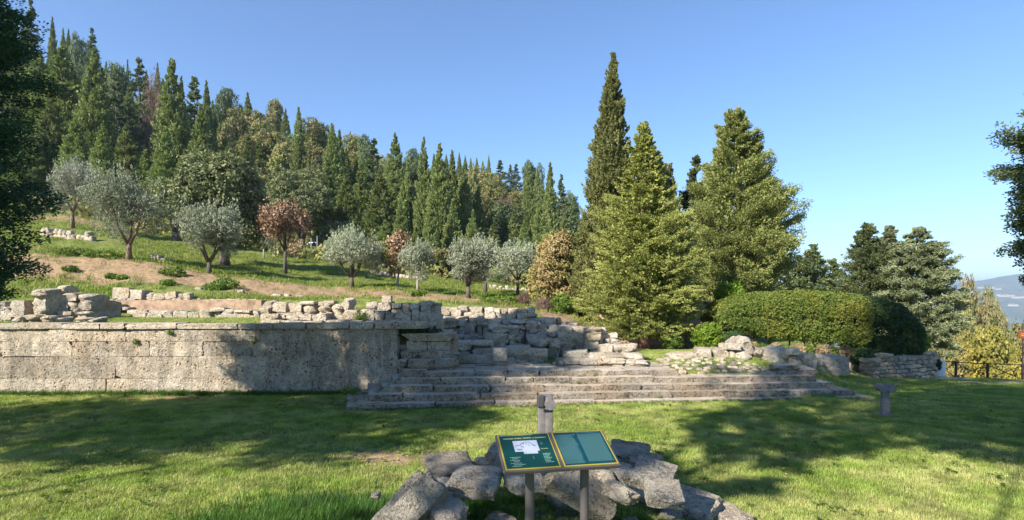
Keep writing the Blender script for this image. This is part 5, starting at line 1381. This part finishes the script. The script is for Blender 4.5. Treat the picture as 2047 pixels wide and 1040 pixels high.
SPEC = [ # px, top row, width, kind, distance
 (105, 36, 17, 'c', 112), (126, 58, 13, 'c', 114), (137, 60, 15, 'c', 118), (157, 80, 30, 'r', 110), (184, 57, 34, 'f', 106), (212, 124, 16, 'c', 104), (62, 0, 40, 'f', 96), (50, 60, 60, 'b', 90),
 (125, 96, 118, 'b', 60), (78, 108, 100, 'b', 66), (190, 100, 82, 'b', 57), (100, 200, 70, 'b', 52), (236, 126, 46, 'r', 82), (232, 140, 50, 'f', 70), (255, 121, 12, 'c', 96), (278, 117, 52, 'f', 80), (293, 142, 20, 'c', 92), (315, 129, 17, 'c', 100), (344, 121, 72, 'b', 60), (325, 160, 44, 'b', 68),
 (308, 172, 40, 'd', 66), (252, 250, 60, 'b', 52), (290, 300, 60, 'b', 50), (362, 156, 26, 'c', 74), (388, 156, 64, 'f', 70), (413, 164, 24, 'c', 84), (425, 202, 20, 'c', 92), (434, 206, 18, 'c', 98), (402, 215, 60, 'b', 58), (420, 290, 60, 'f', 54), (460, 198, 50, 'r', 98), (440, 236, 34, 'b', 72), (495, 186, 22, 'c', 104), (480, 236, 60, 'y', 84), (452, 260, 50, 'y', 70),
 (512, 230, 70, 'y', 96), (548, 208, 46, 'y', 112), (571, 218, 24, 'b', 108), (530, 262, 70, 'y', 80), (597, 217, 32, 'c', 74), (598, 270, 44, 'b', 66), (560, 300, 70, 'y', 70), (630, 250, 70, 'y', 96), (620, 300, 60, 'y', 82), (664, 249, 46, 'b', 66), (678, 262, 30, 'c', 70), (655, 310, 40, 'b', 60), (700, 264, 12, 'c', 112), (712, 280, 50, 'y', 96), (730, 284, 40, 'r', 90),
 (650, 380, 50, 'b', 54), (692, 350, 58, 'b', 56), (722, 330, 60, 'b', 60), (748, 280, 64, 'f', 66), (760, 340, 66, 'b', 56), (790, 268, 50, 'b', 78), (745, 400, 60, 'b', 50), (785, 330, 48, 'b', 60), (800, 400, 36, 'b', 50), (815, 318, 24, 'c', 58), (830, 310, 40, 'r', 92), (847, 277, 46, 'b', 56), (868, 310, 26, 'c', 66), (879, 290, 62, 'b', 54), (862, 400, 40, 'b', 48), (904, 303, 34, 'c', 58), (928, 328, 44, 'b', 57), (905, 400, 44, 'b', 50), (946, 345, 40, 'y', 70),
 (892, 310, 12, 'c', 118), (918, 306, 10, 'c', 122), (930, 312, 10, 'c', 124), (941, 316, 9, 'c', 128), (953, 316, 11, 'c', 124), (965, 322, 10, 'c', 130), (977, 312, 11, 'c', 120), (968, 345, 60, 'y', 100), (1000, 321, 38, 'f', 112), (1020, 330, 26, 'f', 112), (1032, 329, 30, 'f', 118), (990, 360, 60, 'y', 92), (1062, 322, 40, 'r', 100), (1056, 345, 36, 'b', 80), (1074, 340, 22, 'c', 84), (1010, 400, 40, 'd', 82), (1030, 390, 60, 'y', 88),
 (1100, 328, 34, 'c', 58), (1122, 350, 36, 'f', 72), (1140, 392, 40, 'r', 96), (1085, 372, 30, 'c', 78), (970, 400, 50, 'y', 66), (1000, 430, 60, 'r', 62), (1028, 420, 34, 'c', 60), (1048, 440, 40, 'b', 54), (1068, 420, 28, 'c', 62), (985, 450, 50, 'b', 52), (1128, 430, 36, 'b', 64), (1150, 410, 40, 'f', 80),
 (945, 420, 40, 'b', 54), (712, 430, 44, 'b', 49), (770, 440, 50, 'b', 48), (835, 440, 40, 'b', 48), (560, 360, 60, 'b', 62), (520, 330, 60, 'y', 66), (500, 300, 50, 'b', 74), (150, 240, 70, 'b', 50), (205, 250, 60, 'b', 48), (330, 260, 60, 'b', 50), (370, 300, 50, 'b', 52), (50, 250, 80, 'b', 50), (10, 60, 80, 'b', 70), (-40, 40, 80, 'b', 70), (-60, 200, 90, 'b', 54), (20, 20, 40, 'f', 100), (-20, 10, 40, 'c', 100),
]
for s in SPEC: hill_tree(*s, HR)
# further trees between them, kept below the skyline
SKY = ([0, 60, 100, 200, 330, 420, 500, 640, 760, 900, 1000, 1100, 1160], [90, 90, 90, 140, 160, 215, 240, 262, 300, 335, 365, 385, 410])
cnt = 0; tries = 0
while cnt < 120 and tries < 3000:
    tries += 1
    px = HR.uniform(-150, 1160); Y = HR.uniform(52, 118) if px < 700 else HR.uniform(52, 125)
    kind = HR.choice('bbbbccccyrf' if (px < 460 or px > 640) else 'yyyyrb')
    Hh = {'c': HR.uniform(7, 11), 'b': HR.uniform(7, 11), 'f': HR.uniform(6, 10), 'y': HR.uniform(3.5, 6), 'r': HR.uniform(4, 7)}[kind]
    x = (px - CX) / F * Y; g = gz(x, Y); top = HY - (g + Hh - EYE) / Y * F
    if top < np.interp(px, *SKY) + 14: continue
    w = {'c': 1.7, 'b': 2.7, 'f': 3.0, 'y': 5.0, 'r': 5.0}[kind] * HR.uniform(.8, 1.2) / Y * F
    if any(abs(px - a) < (w + c) * .16 and abs(Y - b) < 4 for a, b, c in hill_spots): continue
    hill_tree(px, top, w, kind, Y, HR); cnt += 1
# scrub covering the slope under the trees
def scrub():
    rng = rng_(300); n = 5200
    px = rng.uniform(-250, 1180, n); Y = 42 + 100 * rng.random(n) ** 1.15
    x = (px - CX) / F * Y; z = ground_z(x, Y)
    sc = rng.uniform(.5, 1.5, n) * np.interp(Y, [42, 60, 140], [.55, .9, 1.3])
    P = np.stack([x, Y, z + .35 * sc], -1); nl = 26
    st = np.clip(rng.normal(.5, .28, n), 0, 1)
    off = rng.normal(0, 1, (n, nl, 3)); off /= np.linalg.norm(off, axis=-1, keepdims=True)
    Q = P[:, None, :] + off * sc[:, None, None] * np.array([1.0, 1.0, .7])
    m = n * nl
    a = leaf_quads(Q.reshape(m, 3), rng.normal(0, 1, (m, 3)), (off + rng.normal(0, .4, off.shape)).reshape(m, 3), rng.uniform(.25, .6, m), rng.uniform(.15, .35, m), np.clip(np.repeat(st, nl) + rng.normal(0, .12, m), 0, 1))
    return leaf_mesh('undergrowth', a, M['hill3'])
tag(obj('undergrowth', scrub()), kind='stuff')

# ---- autumn wood in the valley beyond the fence
AL = {}
for k, mk in (('yellow', 'autumn'), ('fading', 'autumn2'), ('green', 'hill3')):
    AL[k] = []
    for j in range(2):
        rng = rng_(400 + j + len(k)); bl = [(rng.normal(0, 1.3), rng.normal(0, 1.3), 5.5 + rng.normal(0, 1.5), 1.7, 1.7, 1.3) for _ in range(11)]
        AL[k].append(leaf_mesh('crown', cloud(rng, 900, 15, blob_sampler(rng, bl, .45), .42, .30, .2), M[mk]))
vt = trunk_mesh('trunk', 6, .2, M['bark_pale'], seed=8, limbs=12, zl=(.25, .9), ll=2.2)
for px, top, w, k, Y, lab in [(1912, 664, 56, 'fading', 60, 'tall thin-leaved fading tree touching the pale conifer'), (1936, 626, 60, 'green', 76, 'dark green dome-shaped tree rising highest beyond the fence'), (1966, 646, 56, 'green', 82, 'rounded green tree beside the dome-shaped one beyond the fence'), (1945, 692, 70, 'fading', 62, 'dull yellow tree behind the second fence bay'),
                              (2014, 690, 100, 'yellow', 56, 'broad golden-yellow tree behind the fence'), (2056, 700, 76, 'yellow', 50, 'golden tree cut by the frame behind the sign post'), (1990, 706, 90, 'yellow', 54, 'low golden-green tree directly behind the middle fence post'), (1908, 690, 56, 'fading', 58, 'dull brownish tree behind the first fence bay'), (1948, 716, 70, 'fading', 56, 'low olive-brown bushy tree behind the fence'),
                              (2030, 664, 70, 'green', 96, 'mid-green tree crown beyond the golden tree'), (1995, 662, 60, 'green', 100, 'hazy green tree crown above the golden tree'), (2075, 668, 70, 'green', 92, 'dark green tree outside the frame beyond the fence'), (2110, 690, 100, 'yellow', 60, 'golden tree outside the frame'), (1880, 690, 60, 'green', 60, 'green tree behind the white cabinet')]:
    x = (px - CX) / F * Y; g = gz(x, Y); H = at(px, top, Y).z - g; R = w / 2 / F * Y
    t = thing('autumn_tree' if k != 'green' else 'broadleaf_tree', lab, 'tree', (x, Y, g), HR.uniform(0, 6), 'valley trees beyond the fence')
    zs = H / 8.2
    obj('crown', HR.choice(AL[k]), t, scale=(R / 2.9, R / 2.9, zs)); obj('trunk', vt, t, scale=(R / 2.9, R / 2.9, zs))
def valley():
    rng = rng_(301); n = 3800
    px = rng.uniform(1200, 2300, n); Y = 36 + 330 * rng.random(n) ** 1.4
    x = (px - CX) / F * Y; z = ground_z(x, Y)
    sc = rng.uniform(.8, 2.2, n) * np.interp(Y, [36, 100, 400], [.7, 1.4, 3.0])
    P = np.stack([x, Y, z + .8 * sc], -1); nl = 30; st = np.clip(rng.normal(.4, .25, n), 0, 1)
    off = rng.normal(0, 1, (n, nl, 3)); off /= np.linalg.norm(off, axis=-1, keepdims=True)
    Q = P[:, None, :] + off * sc[:, None, None] * np.array([1.0, 1.0, 1.1]); m = n * nl
    k = np.repeat(sc, nl)
    a = leaf_quads(Q.reshape(m, 3), rng.normal(0, 1, (m, 3)), (off + rng.normal(0, .4, off.shape)).reshape(m, 3), rng.uniform(.25, .6, m) * k, rng.uniform(.15, .35, m) * k, np.clip(np.repeat(st, nl) + rng.normal(0, .12, m), 0, 1))
    return leaf_mesh('valley_woods', a, M['hill3'])
tag(obj('valley_woods', valley()), kind='stuff')
# pale buildings on the far hills
bmf = bmesh.new(); bx(bmf, -.5, .5, -.5, .5, -.4, 1); fm = bm_mesh('wall', bmf, M['farwall'])
bmr = bmesh.new()
v6 = [bmr.verts.new(c) for c in ((-.56, -.56, 1.003), (.56, -.56, 1.003), (.56, .56, 1.003), (-.56, .56, 1.003), (-.56, 0, 1.5), (.56, 0, 1.5))]
for f in ((0, 1, 5, 4), (2, 3, 4, 5), (1, 2, 5), (3, 0, 4), (0, 3, 2, 1)): bmr.faces.new([v6[i] for i in f])
fr_ = bm_mesh('roof', bmr, M['tile'])
far_h = [(1920, 583, 26, 'long white building on the far hillside nearest the conifer'), (1934, 586, 20, 'white block beside the long white building on the far hillside'), (1978, 577, 16, 'white villa near the crest of the far hill'), (1994, 579, 10, 'small white house near the crest of the far hill'), (1957, 577, 12, 'faint pale house below the far crest'),
         (2012, 593, 24, 'wide white building halfway up the far hillside'), (2034, 596, 28, 'widest white building cluster, toward the frame edge of the far hill'), (1977, 626, 22, 'pale building low on the far slope'), (1996, 592, 8, 'tiny white house on the far middle slope'), (2026, 612, 14, 'pale farmhouse halfway down the far slope')]
for px, py, w, lab in far_h:
    Y = 2100
    for _ in range(600):
        q = at(px, py, Y)
        if gz(q.x, Y) >= q.z: break
        Y += 5
    s = w / F * Y
    n = max(1, round(w / 9))
    t = thing('far_building', lab, 'building', (q.x, Y - 5, gz(q.x, Y - 5)), 0, 'white buildings on the far hills')
    for i in range(n):
        sx = s / n * .82; hh = HR.uniform(6, 9)
        wl_ = obj('wall', fm, t, loc=((i - (n - 1) / 2) * s / n, HR.uniform(-10, 10), 0), scale=(sx, 22, hh))
        obj('roof', fr_, t, loc=wl_.location, scale=(sx, 22, hh))

# ---- grass: tufts instanced on points
def tuft(seed, n, rad, h0, h1, wd, mat):
    rng = rng_(seed); V, Fc = [], []
    for i in range(n):
        a = rng.uniform(0, 6.28); r = rad * math.sqrt(rng.random()); x, y = r * math.cos(a), r * math.sin(a)
        h = rng.uniform(h0, h1); b = rng.uniform(0, 6.28); ln = rng.uniform(.2, .8) * h; w = wd * rng.uniform(.6, 1.2)
        dx, dy = math.cos(b), math.sin(b); sx, sy = -dy * w / 2, dx * w / 2
        o = len(V)
        V += [(x - sx, y - sy, -.01), (x + sx, y + sy, -.01), (x + dx * ln * .35 + sx * .8, y + dy * ln * .35 + sy * .8, h * .6), (x + dx * ln * .35 - sx * .8, y + dy * ln * .35 - sy * .8, h * .6),
              (x + dx * ln, y + dy * ln, h), (x + dx * ln + sx * .1, y + dy * ln + sy * .1, h)]
        Fc += [(o, o + 1, o + 2, o + 3), (o + 3, o + 2, o + 5, o + 4)]
    return bpy.data.objects.new('grass_tuft', np_mesh('grass_tuft', V, Fc, mat))
def grass_patch(name, label, pts, scl, tufts):
    pts = np.asarray(pts); k = len(tufts)
    for j, tf in enumerate(tufts):
        sel = np.arange(len(pts)) % k == j
        P = pts[sel]; S = scl[sel]
        if not len(P): continue
        me = bpy.data.meshes.new(name); me.vertices.add(len(P)); me.vertices.foreach_set('co', P.astype(np.float32).ravel())
        a = me.attributes.new('scl', 'FLOAT', 'POINT'); a.data.foreach_set('value', S.astype(np.float32))
        o = bpy.data.objects.new(name, me); link(o); o['kind'] = 'stuff'
        ng = bpy.data.node_groups.new('grass_nodes', 'GeometryNodeTree')
        ng.interface.new_socket('Geometry', in_out='INPUT', socket_type='NodeSocketGeometry'); ng.interface.new_socket('Geometry', in_out='OUTPUT', socket_type='NodeSocketGeometry')
        gi = ng.nodes.new('NodeGroupInput'); go = ng.nodes.new('NodeGroupOutput'); ip = ng.nodes.new('GeometryNodeInstanceOnPoints')
        oi = ng.nodes.new('GeometryNodeObjectInfo'); oi.inputs[0].default_value = tf
        na = ng.nodes.new('GeometryNodeInputNamedAttribute'); na.data_type = 'FLOAT'; na.inputs[0].default_value = 'scl'
        rv = ng.nodes.new('FunctionNodeRandomValue'); rv.data_type = 'FLOAT_VECTOR'; rv.inputs[0].default_value = (-.12, -.12, 0); rv.inputs[1].default_value = (.12, .12, 6.28)
        er = ng.nodes.new('FunctionNodeEulerToRotation')
        L_ = ng.links.new
        L_(gi.outputs[0], ip.inputs['Points']); L_(oi.outputs['Geometry'], ip.inputs['Instance']); L_(rv.outputs[0], er.inputs[0]); L_(er.outputs[0], ip.inputs['Rotation'])
        L_([s for s in na.outputs if s.enabled][0], ip.inputs['Scale']); L_(ip.outputs[0], go.inputs[0])
        md = o.modifiers.new('grass', 'NODES'); md.node_group = ng

def fr_uv(x, y):
    c, s = math.cos(FR[2]), math.sin(FR[2]); dx, dy = x - FR[0], y - FR[1]
    return dx * c + dy * s, -dx * s + dy * c
def lawn_pts(n, y0, y1, seed, pw=1.0):
    rng = rng_(seed)
    y = y0 + (y1 - y0) * rng.random(n) ** pw; x = rng.uniform(-1.0, 1.0, n) * y * 1.0
    return x, y, rng
T1 = [tuft(i, 16, .055, .018, .042, .0045, M['grass']) for i in range(3)]
T2 = [tuft(10 + i, 22, .06, .07, .16, .006, M['grassd']) for i in range(2)]
T3 = [tuft(20 + i, 14, .14, .04, .11, .016, M['slope']) for i in range(2)]
x, y, rng = lawn_pts(115000, 3.0, 12.1, 1, .85)
u, v = fr_uv(x, y)
ok = ~((u > -.03) & (u < 10.6) & (v > -.02)) & ~((x < -2.3) & (y > 11.7)) & (rng.random(len(x)) > soil_at(x, y) * .85)
bald = fbm2(x * .8, y * .8, 7, 4)
ok &= rng.random(len(x)) < .74 + .9 * bald + .35 * fbm2(x * 3.1, y * 6.0, 11, 3)
x, y = x[ok], y[ok]
grass_patch('lawn_grass', '', np.stack([x, y, ground_z(x, y)], -1), (.8 + .45 * rng.random(len(x)) + .35 * np.clip(fbm2(x * 2.2, y * 2.2, 4, 3), -1, 1)) , T1)
# lawn beyond the stairs to the right, and the green terrace
x, y, rng = lawn_pts(60000, 11.3, 22.5, 2, .9)
u, v = fr_uv(x, y); c = x / y * F + CX
ok = ((c > 1640) & (u > 10.3 - .9 * v)) | ((c < 1300) & (y > 12.3) & (x < -2.3) & (rng.random(len(x)) < .7)) | ((c > 950) & (c < 1640) & (v > 1.75) & (y < 14.8) & ~((u < 6.8) & (v < 2.65))) | ((c > 1285) & (c < 1420) & (y > 13) & (y < 19.0))
ok &= rng.random(len(x)) > soil_at(x, y)
ok &= rng.random(len(x)) < .75 + .6 * fbm2(x * .9, y * .9, 5, 3)
x, y = x[ok], y[ok]
grass_patch('terrace_grass', '', np.stack([x, y, ground_z(x, y)], -1), .9 + .6 * rng.random(len(x)), T1)
rng = rng_(77); n = 1500
yl = 3.2 + 8.4 * rng.random(n) ** .9; xl = rng.uniform(-1, 1, n) * yl * .98
u, v = fr_uv(xl, yl); ok = ~((u > -.1) & (u < 10.7) & (v > -.05)) & ~((xl < -2.3) & (yl > 11.6)) & (fbm2(xl * .7, yl * .7, 3, 3) > -.25)
xl, yl = xl[ok], yl[ok]; P = np.stack([xl, yl, ground_z(xl, yl) + rng.uniform(.015, .04, len(xl))], -1)
D = rng.normal(0, 1, (len(P), 3)); D[:, 2] *= .25; N = np.stack([rng.normal(0, .4, len(P)), rng.normal(0, .4, len(P)), np.ones(len(P))], -1)
lt = obj('fallen_leaves', leaf_mesh('fallen_leaves', leaf_quads(P, D, N, rng.uniform(.03, .06, len(P)), rng.uniform(.02, .035, len(P)), rng.random(len(P))), M['dry'])); lt['kind'] = 'stuff'
rng = rng_(91); n = 420
xs_ = rng.uniform(-.9, 1.9, n); ys_ = rng.uniform(3.35, 4.9, n); ss_ = rng.uniform(.015, .05, n)
cl_mesh = ROCKS[('boulder', 'rock', 11)][0]
bmc = []
vv = np.array([v.co[:] for v in rock_mesh(991, 'boulder', M['rock'], 2).vertices]); ff = np.array([p.vertices[:] for p in rock_mesh(991, 'boulder', M['rock'], 2).polygons])
Vc = np.concatenate([vv * s_ * np.array([1.3, 1.0, .7]) + np.array([x_, y_, gz(x_, y_) + s_ * .2]) for x_, y_, s_ in zip(xs_, ys_, ss_)]); Fc_ = np.concatenate([ff + i_ * len(vv) for i_ in range(n)])
gv = obj('gravel', np_mesh('gravel', Vc, Fc_, M['rock'], smooth=True)); gv['kind'] = 'stuff'
rng = rng_(78); n = 900
yw = 3.4 + 8.0 * rng.random(n); xw = rng.uniform(-1, 1, n) * yw * .98
u, v = fr_uv(xw, yw); ok = ~((u > -.1) & (u < 10.7) & (v > -.05)) & ~((xw < -2.3) & (yw > 11.6)) & (fbm2(xw * 1.1, yw * 1.1, 13, 3) > -.05)
xw, yw = xw[ok], yw[ok]; k = 9; n = len(xw)
an = rng.uniform(0, 6.28, (n, k)); rr_ = rng.uniform(.01, .06, (n, k)); zg = ground_z(xw, yw)[:, None]
P = np.stack([xw[:, None] + rr_ * np.cos(an), yw[:, None] + rr_ * np.sin(an), zg + rng.uniform(.03, .06, (n, k))], -1).reshape(-1, 3)
D = np.stack([np.cos(an), np.sin(an), rng.uniform(0, .5, (n, k))], -1).reshape(-1, 3); N = np.stack([rng.normal(0, .25, n * k), rng.normal(0, .25, n * k), np.ones(n * k)], -1)
cw = obj('lawn_weeds', leaf_mesh('lawn_weeds', leaf_quads(P, D, N, rng.uniform(.03, .07, n * k), rng.uniform(.02, .04, n * k), rng.random(n * k)), M['weed'])); cw['kind'] = 'stuff'
# lush unmown grass: foot of the wall, foreground clump, round the stones
def lush(cx, cy, rx, ry, n, s0, s1, rng):
    a = rng.normal(0, 1, (n, 2)); return np.stack([cx + a[:, 0] * rx, cy + a[:, 1] * ry, rng.uniform(s0, s1, n)], -1)
rng = rng_(9)
L_ = [lush(.55, 4.1, .9, .45, 420, .3, .6, rng), lush(1.2, 4.2, .5, .4, 420, .3, .65, rng), lush(-1.75, 4.35, .55, .42, 1500, .7, 1.3, rng), lush(-1.1, 4.9, .6, .3, 700, .5, 1.0, rng), lush(-.55, 4.2, .35, .3, 300, .4, .8, rng), lush(.9, 3.7, .5, .3, 260, .4, .7, rng), lush(1.7, 3.5, .4, .3, 260, .35, .7, rng), lush(.2, 4.4, .7, .4, 220, .3, .6, rng), lush(-2.6, 10.9, .3, .35, 160, .5, 1, rng)]
xx = rng.uniform(-14, -2.6, 1900); L_.append(np.stack([xx, 11.66 - np.abs(rng.normal(0, .10, 1900)), rng.uniform(.35, .95, 1900)], -1))
uu = rng.uniform(0, 10.4, 420); L_.append(np.stack([FR[0] + uu * math.cos(FR[2]) + .05 * math.sin(FR[2]), FR[1] + uu * math.sin(FR[2]) - .05 - np.abs(rng.normal(0, .04, 420)), rng.uniform(.25, .55, 420)], -1))
A = np.concatenate(L_)
grass_patch('lush_grass', '', np.stack([A[:, 0], A[:, 1], ground_z(A[:, 0], A[:, 1])], -1), A[:, 2], T2)
# little plants in the joints of the stairs and on the wall face
J = []
for k in range(1, 6):
    n = 34
    for _ in range(n):
        uu_ = RS.uniform(.19 * k, 10.2 if k < 5 else 6.7); vv = .25 * (k - 1) + .235
        if math.sin(uu_ * 2.3 + k) < -.1: continue
        J.append((FR[0] + uu_ * math.cos(FR[2]) - vv * math.sin(FR[2]), FR[1] + uu_ * math.sin(FR[2]) + vv * math.cos(FR[2]), ZK[k] - .011 * uu_, RS.uniform(.25, .55)))
for _ in range(60):
    uu_ = RS.uniform(.1, .9); J.append((FR[0] + uu_, FR[1] + RS.uniform(.4, 1.9), ZK[min(5, int(uu_ / .19))] + .0, RS.uniform(.3, .6)))
for _ in range(220):
    xq = RS.uniform(-14, -1.9); J.append((xq, RS.uniform(12.15, 12.4), 1.44, RS.uniform(.3, .7)))
A = np.array(J); grass_patch('joint_weeds', '', A[:, :3], A[:, 3], T2)
for lab, px, py in (('small yellow-green fern rooted on the sunlit wall face', 271, 684), ('tiny tuft under the wall cap, near the sun-and-shade edge', 509, 681), ('fine tuft growing below the middle of the wall cap', 340, 664)):
    q = at(px, py, 11.72)
    shrub('wall_plant', lab, q.x, 11.72, [(0, 0, 0, .06, .03, .07)], 'weed', px, 22, 8, .03, .035, .014, cat='plant', stems=False, z=q.z)
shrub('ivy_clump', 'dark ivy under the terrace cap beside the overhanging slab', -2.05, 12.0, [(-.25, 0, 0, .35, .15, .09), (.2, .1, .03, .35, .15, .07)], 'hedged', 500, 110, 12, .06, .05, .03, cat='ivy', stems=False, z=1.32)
shrub('fern_clump', 'dark fern growing where the stairs meet the terrace wall', -3.35, 11.45, [(0, 0, .10, .2, .15, .14), (.15, -.2, .12, .12, .1, .12)], 'weed', 501, 60, 10, .06, .09, .014, cat='fern', stems=False)
# slope grass further up
x, y, rng = lawn_pts(52000, 20.5, 50, 3, 1.0)
c = x / y * F + CX
ok = (c < 1180) & (rng.random(len(x)) > soil_at(x, y) * .9) & (rng.random(len(x)) < .6 + .9 * fbm2(x * .45, y * .45, 2, 3))
x, y = x[ok], y[ok]
grass_patch('slope_grass', '', np.stack([x, y, ground_z(x, y)], -1), .8 + 1.0 * rng.random(len(x)), T3)

# ------------------------------------------------------------ air
bm = bmesh.new(); bx(bm, -8000, 8000, -70, 7600, -330, 235)
m, nt, out = mat_new('air'); pv = nt.nodes.new('ShaderNodeVolumePrincipled')
pv.inputs['Color'].default_value = (.62, .78, 1.0, 1); pv.inputs['Density'].default_value = .00022; pv.inputs['Anisotropy'].default_value = .2
nt.links.new(pv.outputs[0], out.inputs['Volume'])
hz = obj('haze', bm_mesh('haze', bm, m)); hz['kind'] = 'stuff'
